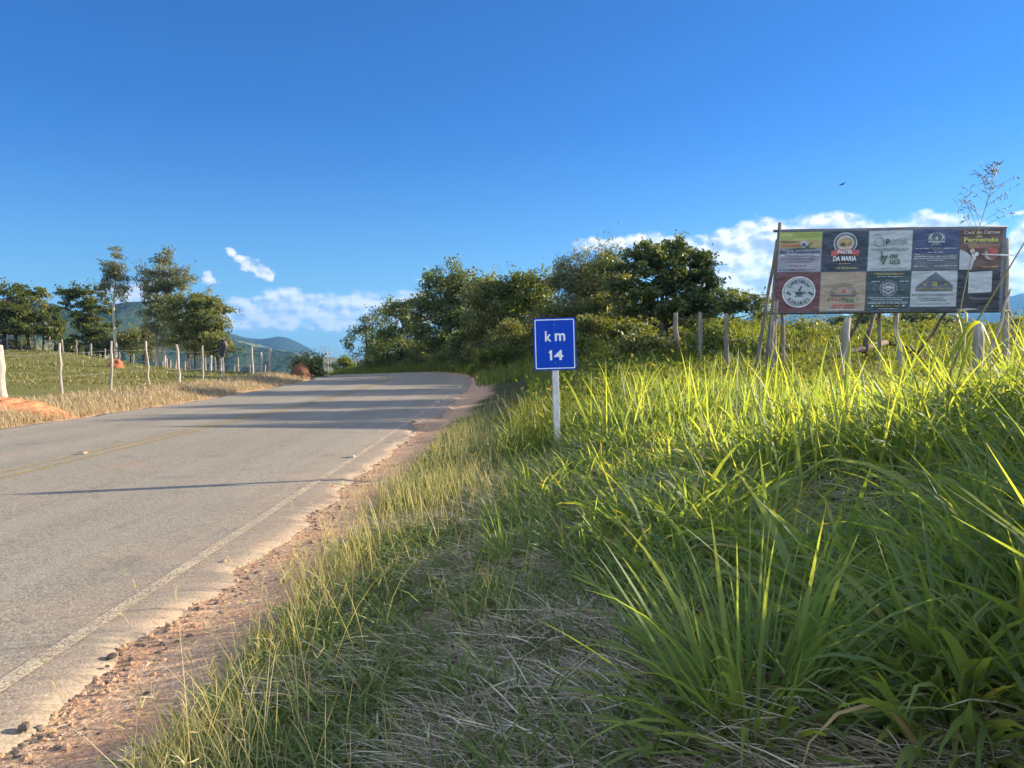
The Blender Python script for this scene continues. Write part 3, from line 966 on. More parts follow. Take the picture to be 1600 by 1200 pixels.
def tree(name, base, lobes, label, cat='tree', group=None, mat=m_dark, bark=b_grey, ncl=90, nlf=60, leaf=(.09, .05), clr=.42, flat=.6, shell=.55,
         trunks=((0, 0, .13),), limb=22, droop=0.0, up=.7, trunk_top=.75, lean=(0, 0), twig=True):
    """lobes are (dx, dy, z centre above the base, rx, ry, rz)"""
    base = np.array(base, float)
    root_ = empty(name, base, label, cat, group)
    lob = np.array(lobes, float)
    if group == PASTURE:
        clr, nlf = clr * .82, nlf * .9
    vol = lob[:, 3] * lob[:, 4] * lob[:, 5]
    which = rng.choice(len(lob), ncl, p=vol ** .75 / (vol ** .75).sum())
    d = rng.normal(0, 1, (ncl, 3))
    d /= np.linalg.norm(d, axis=1, keepdims=True)
    r = (shell + (1 - shell) * rng.random(ncl)) ** .7
    cc = lob[which, :3] + d * r[:, None] * lob[which, 3:]
    cc[:, 2] = np.maximum(cc[:, 2], .15)
    size = rng.uniform(.6, 1.35, ncl)
    C, T = [], []
    for k in range(ncl):
        m_ = int(1.5 * nlf * size[k] ** 2 * rng.uniform(.5, 1.3))
        o = rng.normal(0, 1, (m_, 3)) * clr * size[k] * np.array([1, 1, flat]) * .62
        o = o / np.maximum(1, np.linalg.norm(o / (clr * size[k] * np.array([1, 1, flat]) * .62), axis=1, keepdims=True) / 1.7)
        # ragged sprays: stretch some clusters outwards
        if rng.random() < .35:
            o += d[k] * np.abs(rng.normal(0, clr * .9, (m_, 1)))
        C.append(cc[k] + o)
        T.append(np.clip(rng.normal(.42, .2, m_) + rng.normal(0, .14), 0, 1))
    C, T = np.concatenate(C), np.concatenate(T)
    C[:, 2] = np.maximum(C[:, 2], .05)
    m_ = len(C)
    leaf = (leaf[0] * .78, leaf[1] * .78)
    Nn = rng.normal(0, 1, (m_, 3)); Nn[:, 2] += up
    Aa = rng.normal(0, 1, (m_, 3)); Aa[:, 2] -= droop
    bl = Blades()
    s = rng.uniform(.65, 1.35, m_)
    bl.leaves(base + C, leaf[0] * s, leaf[1] * s, Nn, Aa, T)
    bl.build('crown', mat, root_)
    # trunk with limbs
    tb = MB()
    top = lob[:, 2].max()
    ends = []
    for (dx, dy, rad) in trunks:
        hgt = trunk_top * (lob[:, 2] + lob[:, 5]).max()
        tgt = np.array([dx * 1.3 + lean[0], dy * 1.3 + lean[1], hgt])
        n = 8
        pts, rr = [], []
        for k in range(n + 1):
            t = k / n
            w = np.array([sin(t * 5 + dx * 9 + base[0]), cos(t * 4 + base[1]), 0]) * .03 * hgt * t * (1 - t) * 2
            pts.append(base + np.array([dx, dy, -.25]) * (1 - t) + tgt * t + w)
            rr.append(rad * (1.25 if k == 0 else 1.0) * (1 - .78 * t) + .008)
        tb.tube(pts, rr, 8, rough=.18)
        ends.append((pts, rr))
    for k in rng.permutation(ncl)[:limb]:
        pts, rr = ends[rng.integers(len(ends))]
        z = base[2] + cc[k, 2]
        j = int(np.clip(np.searchsorted([q[2] for q in pts], z - .35 * np.linalg.norm(cc[k, :2]) - .3), 1, len(pts) - 2))
        a, b = pts[j], base + cc[k]
        mid = a * .5 + b * .5 + np.array([0, 0, -.08 * np.linalg.norm(b - a) + .1]) + rng.normal(0, .06, 3)
        r0 = min(rr[j] * .55, .02 + .018 * np.linalg.norm(b - a))
        tb.tube([a, mid, b], [r0, r0 * .6, .008], 5, rough=.15)
    tb.build('trunk', bark, root_)
    TREES.append(root_)
    return root_


def px_tree(name, u, v0, v1, Y, label, lobes, zb=None, **kw):
    """base under pixel column u at distance Y; lobes are given in photograph pixels (du, v, ru, rv) and turned into metres"""
    x = at(u, 555, Y)[0]
    z0 = Hs(x, Y) if zb is None else zb
    k = Y / FPX
    lb = []
    for L in lobes:
        du, v, ru, rv = L[:4]
        dy = (L[4] if len(L) > 4 else 0)
        lb.append((du * k, dy, EYE + (555 - v) * k - z0, ru * k, min(ru, 2.2 * rv) * k * .9, rv * k))
    return tree(name, (x, Y, z0), lb, label, **kw)


# belt beside the bend
px_tree('tree', 572, 490, 585, 70, 'small dark tree at the far end of the roadside belt beside the bend', [(-6, 535, 26, 26), (12, 518, 20, 28), (22, 555, 26, 26)], group=HEDGE, mat=m_dark, bark=b_dark, ncl=80, nlf=60, leaf=(.12, .065), clr=.5)
px_tree('tree', 628, 465, 585, 60, 'rounded dark tree between the belt\'s far end and its tallest rounded crown', [(0, 510, 34, 42), (-14, 545, 34, 34), (18, 492, 24, 24)], group=HEDGE, mat=m_dark, bark=b_dark, ncl=130, nlf=70, leaf=(.12, .065), clr=.52)
px_tree('tree', 705, 415, 588, 52, 'tall dark tree with ragged top, peak of the belt before the km marker', [(-8, 462, 40, 42), (14, 445, 30, 28), (30, 480, 40, 40), (-28, 500, 34, 40), (0, 530, 46, 40)], group=HEDGE, mat=m_dark, bark=b_dark, ncl=240, nlf=70, leaf=(.12, .065), clr=.5, limb=30)
px_tree('tree', 775, 435, 588, 46, 'dense tree behind the bend just beside the ragged tallest one', [(-14, 470, 34, 34), (14, 478, 34, 34), (0, 520, 46, 42)], group=HEDGE, mat=m_olive, bark=b_dark, ncl=180, nlf=70, leaf=(.12, .06), clr=.5)
px_tree('tree', 832, 425, 585, 45, 'yellowish green tree rising directly behind the blue km marker', [(-10, 458, 34, 28), (20, 466, 30, 32), (0, 505, 46, 40)], group=HEDGE, mat=m_lime, bark=b_grey, ncl=170, nlf=66, leaf=(.12, .05), clr=.5)
px_tree('feathery_tree', 905, 390, 560, 39, 'feathery grey green tree touching the big round tree by the fence', [(-6, 430, 36, 34), (18, 415, 26, 24), (-22, 462, 32, 38), (20, 470, 40, 40), (0, 510, 50, 34)], group=HEDGE, mat=m_euc, bark=b_grey, ncl=230, nlf=75, leaf=(.13, .028), clr=.45, droop=.6)
px_tree('tree', 955, 402, 562, 37, 'olive tree filling the gap between the feathery tree and the big round tree', [(-6, 436, 30, 32), (16, 450, 26, 30), (-20, 475, 32, 34), (8, 500, 36, 34)], group=HEDGE, mat=m_olive, bark=b_grey, ncl=150, nlf=66, leaf=(.12, .05), clr=.42)
px_tree('round_tree', 1033, 375, 530, 31, 'big round dark tree with visible trunk behind the fence posts', [(-20, 425, 48, 40), (25, 415, 42, 36), (0, 398, 34, 20), (52, 448, 36, 36), (-44, 462, 36, 34), (10, 462, 56, 34), (30, 485, 50, 18)], group=HEDGE, mat=m_dark, bark=b_grey, ncl=230, nlf=62, leaf=(.115, .055), clr=.27, limb=60, trunks=((0, 0, .13), (.22, .1, .08)), trunk_top=.8, shell=.6)
px_tree('spreading_tree', 1140, 448, 520, 48, 'smaller flat spreading tree between the round tree and the billboard', [(-24, 470, 28, 20), (8, 466, 30, 16), (34, 476, 26, 12), (-20, 495, 30, 16), (46, 488, 14, 8)], group=HEDGE, mat=m_dark, bark=b_dark, ncl=120, nlf=52, leaf=(.13, .06), clr=.38, flat=.45)
SH = [  # u, top v, base v, Y, half width, material, label
    (600, 540, 588, 64, 34, m_dark, 'low dark bush at the road edge below the far end of the tree belt'),
    (668, 528, 590, 54, 40, m_dark, 'broad dark bush on the bank below the rounded dark tree'),
    (735, 515, 590, 47, 42, m_dark, 'leafy dark bush on the bank under the tallest belt tree'),
    (798, 500, 588, 41, 40, m_olive, 'olive bush on the bank just before the blue km marker'),
    (862, 470, 580, 38, 40, m_olive, 'tall olive bush right behind the blue km marker'),
    (925, 490, 570, 35, 36, m_olive, 'olive bush between the km marker and the round tree'),
    (700, 548, 590, 50, 36, m_olive, 'low olive bush spilling over the bank opposite the bend'),
    (770, 545, 588, 39, 36, m_lime, 'low bright bush on the bank beside the marker plate edge'),
    (905, 528, 568, 30, 34, m_lime, 'low yellow green bush just past the marker plate'),
    (1010, 530, 566, 27, 34, m_olive, 'spreading olive weed bush in front of the round tree trunk'),
    (1110, 530, 568, 26, 30, m_lime, 'low lime green bush between the second and third weathered posts'),
    (985, 508, 560, 33, 34, m_lime, 'low yellow green bush at the foot of the round tree'),
    (1085, 500, 545, 36, 30, m_lime, 'bright low bush behind the first weathered fence posts'),
    (1172, 508, 560, 40, 44, m_lime, 'wide bright bush in the field beside the billboard legs'),
    (1255, 508, 560, 38, 36, m_lime, 'bushy weed clump seen below the maroon advert panel'),
]
for u, v0, v1, Y, hw_, mt, lb in SH:
    hgt = v1 - v0
    px_tree('bush', u, v0, v1, Y, lb, [(-hw_ * .35, v0 + hgt * .45, hw_ * .6, hgt * .45), (hw_ * .35, v0 + hgt * .5, hw_ * .6, hgt * .42), (0, v0 + hgt * .3, hw_ * .5, hgt * .3), (0, v1 - hgt * .2, hw_, hgt * .3)],
            cat='bush', group='bushes below the tree belt', mat=mt, bark=b_dark, ncl=int(95 * hw_ / 36), nlf=62, leaf=(.10, .045), clr=.36, limb=10, trunk_top=.55, trunks=((0, 0, .05), (.15, .05, .04)), shell=.35)

# trees along the back of the pasture
px_tree('tree', 8, 440, 552, 74, 'broad dark tree cut off by the picture edge behind the pasture', [(-14, 480, 40, 30), (12, 470, 28, 26), (-30, 462, 26, 24), (6, 505, 30, 22), (-30, 515, 40, 24)], group=PASTURE, mat=m_psun, bark=b_dark, ncl=170, nlf=60, leaf=(.17, .085), clr=.6, flat=.5, trunks=((0, 0, .3), (.8, .3, .2)))
px_tree('tree', 46, 445, 550, 76, 'open crowned tree with sky showing through behind the thick leaning post', [(-10, 465, 20, 16), (12, 458, 12, 10), (4, 482, 22, 16), (-4, 508, 20, 14)], group=PASTURE, mat=m_olive, bark=b_grey, ncl=80, nlf=46, leaf=(.17, .085), clr=.5, flat=.5, trunks=((0, 0, .2), (.5, 0, .12)))
px_tree('young_tree', 68, 488, 552, 75, 'short dark young tree beside the open crowned tree', [(0, 505, 14, 16), (8, 522, 12, 12)], group=PASTURE, mat=m_psun, bark=b_dark, ncl=40, nlf=50, leaf=(.15, .08), clr=.42)
px_tree('young_tree', 87, 480, 552, 77, 'thin dark young tree leaning close to the layered tree', [(0, 492, 9, 9), (3, 508, 7, 16)], group=PASTURE, mat=m_psun, bark=b_dark, ncl=32, nlf=44, leaf=(.15, .08), clr=.36)
px_tree('layered_tree', 136, 450, 553, 73, 'layered flat topped tree beside the slim eucalyptus', [(-22, 460, 22, 7), (14, 458, 30, 8), (-16, 476, 24, 9), (18, 480, 26, 10), (-6, 500, 22, 10), (20, 512, 24, 12), (-2, 530, 24, 12), (26, 535, 18, 10)], group=PASTURE, mat=m_psun, bark=b_dark, ncl=190, nlf=48, leaf=(.17, .08), clr=.55, flat=.28, limb=40, trunk_top=.85)
px_tree('slim_eucalyptus', 179, 385, 558, 70, 'slim tall eucalyptus with bare pale trunk and airy crown', [(3, 398, 7, 16), (-5, 422, 14, 18), (8, 430, 14, 18), (12, 455, 11, 13), (-9, 448, 11, 13)], group=PASTURE, mat=m_euc, bark=b_pale, ncl=100, nlf=36, leaf=(.16, .04), clr=.42, droop=1.2, trunks=((0, 0, .17),), trunk_top=.82, lean=(.3, 0), limb=34, shell=.25)
px_tree('big_eucalyptus', 251, 397, 556, 70, 'big two stemmed eucalyptus, tallest dense crown behind the pasture', [(2, 418, 20, 20), (-18, 440, 20, 20), (20, 440, 24, 22), (0, 465, 30, 24), (34, 442, 12, 10), (-8, 498, 26, 24), (14, 492, 24, 24), (-16, 535, 22, 16), (18, 535, 16, 14)], group=PASTURE, mat=m_euc, bark=b_pale, ncl=210, nlf=58, leaf=(.17, .055), clr=.58, droop=1.0, trunks=((-.25, 0, .2), (.35, .1, .16)), trunk_top=.85, limb=40, shell=.35)
px_tree('wide_tree', 306, 455, 557, 58, 'wide airy tree next to the big two stemmed eucalyptus', [(-14, 470, 22, 12), (14, 468, 18, 10), (36, 478, 16, 12), (-20, 495, 26, 20), (14, 498, 30, 22), (-8, 528, 32, 22), (24, 528, 26, 20), (44, 505, 10, 14)], group=PASTURE, mat=m_olive, bark=b_grey, ncl=220, nlf=50, leaf=(.16, .06), clr=.52, flat=.5, limb=46, trunks=((0, 0, .16), (.5, .2, .11), (-.5, .1, .1)))
for u, v0, Y, hw_, mt, lb in ((205, 515, 72, 17, m_olive, 'low bush at the foot of the slim eucalyptus'), (226, 512, 74, 15, m_olive, 'round bush between the two eucalyptus trees'), (160, 525, 72, 16, m_psun, 'dark bush under the layered flat topped tree'), (338, 520, 56, 18, m_olive, 'bush beside the wide airy tree at the pasture corner'), (108, 532, 78, 14, m_psun, 'low dark bush along the back fence near the layered tree'), (30, 530, 80, 22, m_psun, 'low dark bush along the back fence below the broad dark tree')):
    px_tree('bush', u, v0, 556, Y, lb, [(0, (v0 + 556) / 2, hw_, (556 - v0) / 2), (hw_ * .5, v0 + 20, hw_ * .6, 12)], cat='bush', group='bushes along the back of the pasture', mat=mt, bark=b_dark, ncl=50, nlf=52, leaf=(.15, .07), clr=.45, limb=8, shell=.3)
# beyond the bend
px_tree('bare_shrub', 512, 535, 585, 80, 'pale leafless shrub beyond the bend in front of the mountains', [(0, 552, 16, 14), (-6, 565, 16, 12)], cat='shrub', mat=m_dry, bark=b_pale, ncl=46, nlf=5, leaf=(.09, .02), clr=.4, limb=44, trunks=((0, 0, .05), (.3, 0, .04), (-.3, 0, .04)))
px_tree('bush', 480, 562, 588, 43, 'low round dark bush at the end of the pasture fence', [(0, 574, 16, 11), (8, 570, 10, 9)], cat='bush', mat=m_olive, bark=b_dark, ncl=36, nlf=50, leaf=(.12, .06), clr=.35, limb=6)
px_tree('bush', 537, 556, 588, 72, 'small bush on the grass bank beyond the bend', [(0, 572, 14, 13)], cat='bush', mat=m_lime, bark=b_dark, ncl=34, nlf=50, leaf=(.12, .05), clr=.36, limb=6)
# trees under and beside the billboard, on the far edge of the field
for u, v0, v1, Y, hw_, mt, lb in ((1322, 496, 535, 85, 22, m_dark, 'dark tree seen below the pizza advert panel'), (1372, 484, 540, 78, 34, m_dark, 'broad dark tree seen below the green workshop advert panel'), (1430, 484, 540, 80, 34, m_dark, 'broad dark tree seen below the house roof advert panel'),
                                  (1482, 490, 540, 76, 26, m_olive, 'olive tree seen below the last dark advert panel'), (1560, 505, 545, 62, 22, m_dark, 'dark bush tree beside the billboard\'s outer post'), (1600, 500, 545, 66, 24, m_olive, 'olive tree at the picture edge past the billboard'), (1285, 505, 530, 90, 14, m_olive, 'small tree seen below the maroon advert panel'), (1193, 486, 530, 75, 12, m_dark, 'narrow dark tree beside the billboard\'s inner legs')):
    hgt = v1 - v0
    px_tree('tree', u, v0, v1, Y, lb, [(-hw_ * .4, v0 + hgt * .38, hw_ * .6, hgt * .33), (hw_ * .4, v0 + hgt * .35, hw_ * .6, hgt * .3), (0, v0 + hgt * .7, hw_ * .9, hgt * .35)], group=FARF, mat=mt, bark=b_dark, ncl=int(70 * hw_ / 25), nlf=56, leaf=(.19, .10), clr=.62, limb=14)

# tall trees past the picture edge, beyond the billboard: their long shadows band the road
for x, y, h_ in ((20.0, 24.6, 8.3), (23.5, 29.6, 9.2), (28.5, 36.8, 10.2), (34, 34, 10.5)):
    tree('tree', (x, y, Hs(x, y)), [(0, 0, h_ - 1.3, 1.5, 1.3, 1.0), (.9, .2, h_ - 2.0, 1.3, 1.1, .8), (-.9, -.1, h_ - 2.1, 1.3, 1.1, .8)],
         'tall slim tree beyond the billboard whose long shadow crosses the road', group='tall trees beyond the billboard', mat=m_olive, bark=b_grey, ncl=90, nlf=50, leaf=(.14, .08), clr=.45, trunks=((0, 0, .16),), limb=20)

# ------------------------------------------------------------------ hills
m_hill, N = new_mat('wooded_hillside')
geoc = N.n('ShaderNodeNewGeometry').outputs['Position']
hn = N.noise(geoc, 0.0045, 6, 0.62)
tn = N.noise(geoc, 0.09, 4, 0.6)
wa = N.n('ShaderNodeAttribute', attribute_name='tint').outputs['Fac']
grassc = N.ramp(N.noise(geoc, 0.02, 5), [(0.3, (0.085, 0.105, 0.050)), (0.7, (0.155, 0.155, 0.080))])
woodc = N.ramp(tn, [(0.3, (0.016, 0.030, 0.022)), (0.7, (0.040, 0.058, 0.036))])  # hill tones shifted bluish, part of the distance haze put into the colour
ff = N.ss(N.m('ADD', N.m('SUBTRACT', wa, 0.5), hn), 0.46, 0.53)
c = N.mix(ff, grassc, woodc)
scat = N.ss(N.noise(geoc, 0.05, 4, 0.7), 0.60, 0.64)
c = N.mix(N.m('MULTIPLY', scat, 0.8), c, (0.025, 0.045, 0.016))
p = N.n('ShaderNodeBsdfPrincipled', {'Base Color': c, 'Roughness': 1.0, 'Specular IOR Level': 0.0})
bp = N.n('ShaderNodeBump', {'Height': N.m('ADD', N.m('MULTIPLY', tn, ff), N.m('MULTIPLY', hn, 0.3)), 'Strength': 1.0, 'Distance': 9.0})
N.put(p.inputs['Normal'], bp.outputs[0])
N.n('ShaderNodeOutputMaterial', {0: p.outputs[0]})


def ridge(profile, d, label, wood=0.5, front=.42, rough=.06, seed=1, nu=220, nr=46):
    """a mountain ridge whose crest follows (u, v) pairs of the photograph at distance d"""
    us = np.array([q[0] for q in profile], float)
    vs = np.array([q[1] for q in profile], float)
    uu = np.linspace(us[0], us[-1], nu)
    vv = np.interp(uu, us, vs)
    vv = np.convolve(np.pad(vv, 4, 'edge'), np.ones(9) / 9, 'valid')
    X0 = (uu - 800) / FPX * d
    zc = EYE + (555 - vv) / FPX * d
    tt_ = np.linspace(0, 1, nu)
    zc = -30 + (zc + 30) * sst(0, .10, tt_) * sst(1, .82, tt_)
    r = np.concatenate([np.linspace(-1, 0, nr), np.linspace(0, 1, 14)[1:]])
    V, T = [], []
    for q in r:
        y = d * (1 + front * q) if q < 0 else d * (1 + .5 * q)
        x = X0 * (y / d)
        f = (1 - abs(q)) ** 1.15 if q < 0 else 1 - q
        spur = fbm(x / (d * .06) + seed, y / (d * .14), 4, seed) - .5
        z = -30 + (zc + 30) * np.clip(f, 0, 1) + spur * (zc + 60) * 1.3 * f * (1 - f) * 2.2
        z = z + (fbm(x / (d * .012), y / (d * .012), 3, seed + 5) - .5) * rough * (zc + 40) * min(1, f * 2)
        V.append(np.stack([x, np.full_like(x, y), z], 1))
        T.append(np.clip(wood + .45 * (spur) + .16 * (f - .5), 0, 1))
    n = nu
    m_ = len(r)
    i = (np.arange(m_ - 1)[:, None] * n + np.arange(n - 1)[None, :]).ravel()
    o = link('hills', np_mesh('hills', np.concatenate(V), np.stack([i, i + 1, i + n + 1, i + n], 1), tint=np.concatenate(T), smooth=True), m_hill)
    return tag(o, label, None, None, 'structure')


ridge([(-900, 470), (-300, 462), (-60, 474), (40, 478), (100, 482), (150, 492), (200, 505), (260, 520), (330, 535), (400, 550)], 620, 'grassy hill with trees along its crest', wood=.42, seed=3)
ridge([(60, 540), (110, 505), (150, 486), (185, 476), (215, 474), (250, 484), (290, 500), (330, 516), (365, 534), (400, 545), (470, 552), (540, 560)], 950, 'dark wooded hill behind the eucalyptus trees', wood=.70, seed=11, rough=.09)
ridge([(250, 505), (320, 514), (360, 524), (400, 536), (440, 548), (490, 556), (560, 562), (640, 566)], 1700, 'hill slope with bright pasture and scattered trees', wood=.40, seed=17)
ridge([(200, 500), (300, 508), (345, 515), (375, 526), (402, 531), (420, 528), (443, 525), (465, 534), (490, 548), (510, 560), (560, 564), (640, 566), (760, 568), (860, 570)], 2900, 'far blue mountain with a rounded peak', wood=.66, seed=23)
ridge([(860, 560), (1000, 540), (1120, 520), (1160, 500), (1185, 488), (1215, 484), (1260, 488), (1330, 496), (1400, 494), (1450, 486), (1500, 476), (1545, 468), (1580, 464), (1620, 455), (1700, 440), (1850, 430), (2100, 450), (2500, 470)], 3000, 'long blue mountain range behind the billboard', wood=.66, seed=31)

# ------------------------------------------------------------------ km marker
m_blue = plain('blue_sign_sheet', (0.0015, 0.055, 0.62), 0.6, 0.05, 3.0, spec=0.12)
def worn_sheet(name, c, dust):
    m, N = new_mat(name)
    g_ = N.n('ShaderNodeTexCoord').outputs['Object']
    mp_ = N.n('ShaderNodeMapping', {'Vector': g_, 'Scale': (14, 14, 1.6)})
    f = N.m('MULTIPLY', N.ss(N.noise(mp_.outputs[0], 1.5, 5, .65), .45, .8), dust)
    sp_ = N.m('MULTIPLY', N.ss(N.noise(g_, 70, 3, .6), .66, .74), .18)
    cc = N.mix(N.m('MAXIMUM', f, sp_), c, (.30, .30, .31))
    p_ = N.n('ShaderNodeBsdfPrincipled', {'Base Color': cc, 'Roughness': N.m('ADD', .45, N.m('MULTIPLY', f, .8)), 'Specular IOR Level': .14})
    N.n('ShaderNodeOutputMaterial', {0: p_.outputs[0]})
    return m


m_blue = worn_sheet('blue_sign_sheet', (0.001, 0.052, 0.47), .06)
m_wht = plain('white_reflective_sheet', (0.74, 0.77, 0.80), 0.4, 0.05, 6.0)
m_postw = plain('white_painted_timber', (0.62, 0.63, 0.64), 0.6, 0.14, 9.0, bump=.15, c2=(0.44, 0.44, 0.43))
m_edge = plain('sign_edge_blue', (0.006, 0.035, 0.16), 0.45, 0.1, 5.0)
m_steel = plain('galvanised_steel', (0.45, 0.46, 0.47), 0.4, 0.1, 20.0, metal=0.8)


def text_polys(body, size=1.0, bold=0.0, align='CENTER', spacing=1.0):
    """outline of a word as flat 2-D triangles/ngons"""
    cu = bpy.data.curves.new('lettering', 'FONT')
    cu.body = body
    cu.size = size
    cu.offset = bold
    cu.align_x = align
    cu.space_character = spacing
    cu.resolution_u = 3
    ob = bpy.data.objects.new('lettering', cu)
    col.objects.link(ob)
    dg = bpy.context.evaluated_depsgraph_get()
    me = bpy.data.meshes.new_from_object(ob.evaluated_get(dg))
    vs = np.array([v.co[:2] for v in me.vertices]) if len(me.vertices) else np.zeros((0, 2))
    fs = [tuple(p.vertices) for p in me.polygons]
    bpy.data.objects.remove(ob)
    bpy.data.curves.remove(cu)
    bpy.data.meshes.remove(me)
    return vs, fs


def fit_text(body, cx, cy, w, h, bold=0.0, rot=0.0):
    """text scaled to a box w x h centred on (cx, cy)"""
    vs, fs = text_polys(body, 1.0, bold)
    if len(vs) == 0:
        return vs, fs
    lo, hi = vs.min(0), vs.max(0)
    vs = (vs - (lo + hi) / 2) / (hi - lo) * np.array([w, h])
    if rot:
        vs = vs @ np.array([[cos(rot), sin(rot)], [-sin(rot), cos(rot)]])
    return vs + np.array([cx, cy]), fs


SY = 9.0
sp = at(868, 690, SY)
sx0, sz0 = sp[0], Hs(sp[0], SY)
roll = R(1.7)                                   # the marker leans slightly
ex = np.array([cos(roll), 0.05, -sin(roll) * -1.0]); ex = ex / np.linalg.norm(ex)
ez = np.array([-sin(roll), 0, cos(roll)])
ey = np.cross(ez, ex)
sc_ = at(867, 537.5, SY)                        # centre of the plate
marker = empty('kilometre_marker', (sx0 + .01, SY, sz0), 'blue rectangular km 14 marker on a slim white post in the grass', 'road sign')
foot = sc_ - ez * (sc_[2] - sz0 + .35)
b = MB()
pc = (sc_ + ez * .26 + foot) / 2 + ey * .042
b.frame_box(pc, ex * .036, ey * .036, ez * (np.linalg.norm(sc_ + ez * .26 - foot) / 2))
bevel(b.build('post', m_postw, marker, False), .004)
pw, ph = .248, .305
pl = MB()


def rrect(w, h, r, n=5):
    out = []
    for cx, cy, a0 in ((w - r, h - r, 0), (-w + r, h - r, pi / 2), (-w + r, -h + r, pi), (w - r, -h + r, 3 * pi / 2)):
        for k in range(n + 1):
            a = a0 + pi / 2 * k / n
            out.append((cx + r * cos(a), cy + r * sin(a)))
    return out


def slab(mb, outline, org, X, Y, Nn, z0, z1, mi=0):
    n = len(outline)
    vs = [org + X * q[0] + Y * q[1] + Nn * z0 for q in outline] + [org + X * q[0] + Y * q[1] + Nn * z1 for q in outline]
    mb.add(vs, [tuple(range(n, 2 * n)), tuple(reversed(range(n)))] + [(k, (k + 1) % n, n + (k + 1) % n, n + k) for k in range(n)], mi)


nf = -ey                                         # towards the road user
slab(pl, rrect(pw, ph, .018), sc_, ex, ez, nf, 0, .004)
plate = pl.build('sign_plate', m_blue, marker, False)
bd = MB()
o1, o2 = rrect(pw - .016, ph - .016, .014), rrect(pw - .027, ph - .027, .010)
n_ = len(o1)
bd.add([sc_ + ex * q[0] + ez * q[1] + nf * .0052 for q in o1 + o2], [(k, (k + 1) % n_, n_ + (k + 1) % n_, n_ + k) for k in range(n_)])
bd.build('border', m_wht, plate, False)
lt = MB()
for body, cx, cy, w, h in (('k', -.077, .092, .076, .122), ('m', .062, .080, .122, .090), ('4', .040, -.130, .108, .118)):
    vs, fs = fit_text(body, cx, cy, w, h, .022)
    lt.add([sc_ + ex * q[0] + ez * q[1] + nf * .0058 for q in vs], fs)
one = [(-.062, -.189), (-.036, -.189), (-.036, -.071), (-.056, -.071), (-.074, -.090), (-.074, -.108), (-.062, -.100)]
lt.add([sc_ + ex * q[0] + ez * q[1] + nf * .0058 for q in one], [tuple(range(len(one)))])
lt.build('lettering', m_wht, plate, False)
bt = MB()
for zz in (.222, -.222):
    cc = sc_ + ez * zz + nf * .004
    bt.tube([cc, cc + nf * .005], [.007, .006], 8)
bt.build('bolt', m_steel, plate)

# ------------------------------------------------------------------ billboard
m_wood = bark_mat('weathered_pole', (0.10, 0.082, 0.065), (0.30, 0.265, 0.225), 2.0, (8, 8, 1))
m_wood2 = bark_mat('grey_split_post', (0.16, 0.14, 0.12), (0.42, 0.385, 0.335), 2.0, (9, 9, 1))
m_purl = plain('painted_board_edge', (0.16, 0.12, 0.14), 0.7, .15, 5.0)


def ink(name, c, wrinkle=True):
    m, N = new_mat('print_' + name)
    tc_ = N.n('ShaderNodeNewGeometry').outputs['Position']
    f = N.noise(tc_, 3.0, 4, .6)
    g_ = (c[0] + c[1] + c[2]) / 3
    c = tuple(.72 * q + .28 * (.6 * g_ + .4 * t_) for q, t_ in zip(c, (.17, .21, .27)))     # inks mixed towards grey blue
    cc = N.mix(f, tuple(q * .82 for q in c), tuple(min(1, q * 1.12) for q in c))
    p = N.n('ShaderNodeBsdfPrincipled', {'Base Color': cc, 'Roughness': .42, 'Specular IOR Level': .5})
    t = N.n('ShaderNodeBsdfTranslucent', {'Color': cc})
    mp_ = N.n('ShaderNodeMapping', {'Vector': tc_, 'Scale': (1.4, 1.4, 2.6), 'Rotation': (0, .5, 0)})
    bp_ = N.n('ShaderNodeBump', {'Height': N.noise(mp_.outputs[0], 1.6, 4, .5), 'Strength': .55, 'Distance': .12})
    N.put(p.inputs['Normal'], bp_.outputs[0])
    mx_ = N.n('ShaderNodeMixShader', {0: .10, 1: p.outputs[0], 2: t.outputs[0]})
    N.n('ShaderNodeOutputMaterial', {0: mx_.outputs[0]})
    return m


INK = {k: ink(k, v) for k, v in dict(
    navy=(.018, .040, .075), teal=(.025, .075, .085), blue=(.035, .06, .20), maroon=(.155, .030, .035), beige=(.50, .37, .24), brownline=(.38, .27, .17),
    white=(.74, .76, .78), pale=(.48, .54, .58), lilac=(.36, .34, .43), lime=(.40, .50, .06), ochre=(.50, .34, .10), gold=(.62, .42, .06), red=(.58, .06, .05), orange=(.36, .19, .08),
    dark=(.014, .017, .024), green=(.05, .16, .07), yellow=(.60, .58, .07), rust=(.15, .065, .04), flesh=(.32, .12, .11), grey=(.24, .27, .31), slate=(.10, .13, .17), cream=(.62, .58, .48)).items()}
IKEYS = list(INK)
BY = 18.0
c00, c10, c01, c11 = at(1210, 489, BY + .25), at(1566, 486, BY - .25), at(1217, 360, BY + .25), at(1573, 354, BY - .25)
bn = np.cross(c10 - c00, c01 - c00)
bn /= np.linalg.norm(bn)                          # points towards the camera side
if bn[1] > 0:
    bn = -bn


def bpt(u, v, o=0.0):
    """point on the banner, u and v in 0..1"""
    p_ = c00 * (1 - u) * (1 - v) + c10 * u * (1 - v) + c01 * (1 - u) * v + c11 * u * v
    w_ = .006 * sin(u * 9.0 + v * 3) * sin(v * pi) + .002 * sin(u * 23 + 5 * v)
    return p_ + bn * (o + w_)


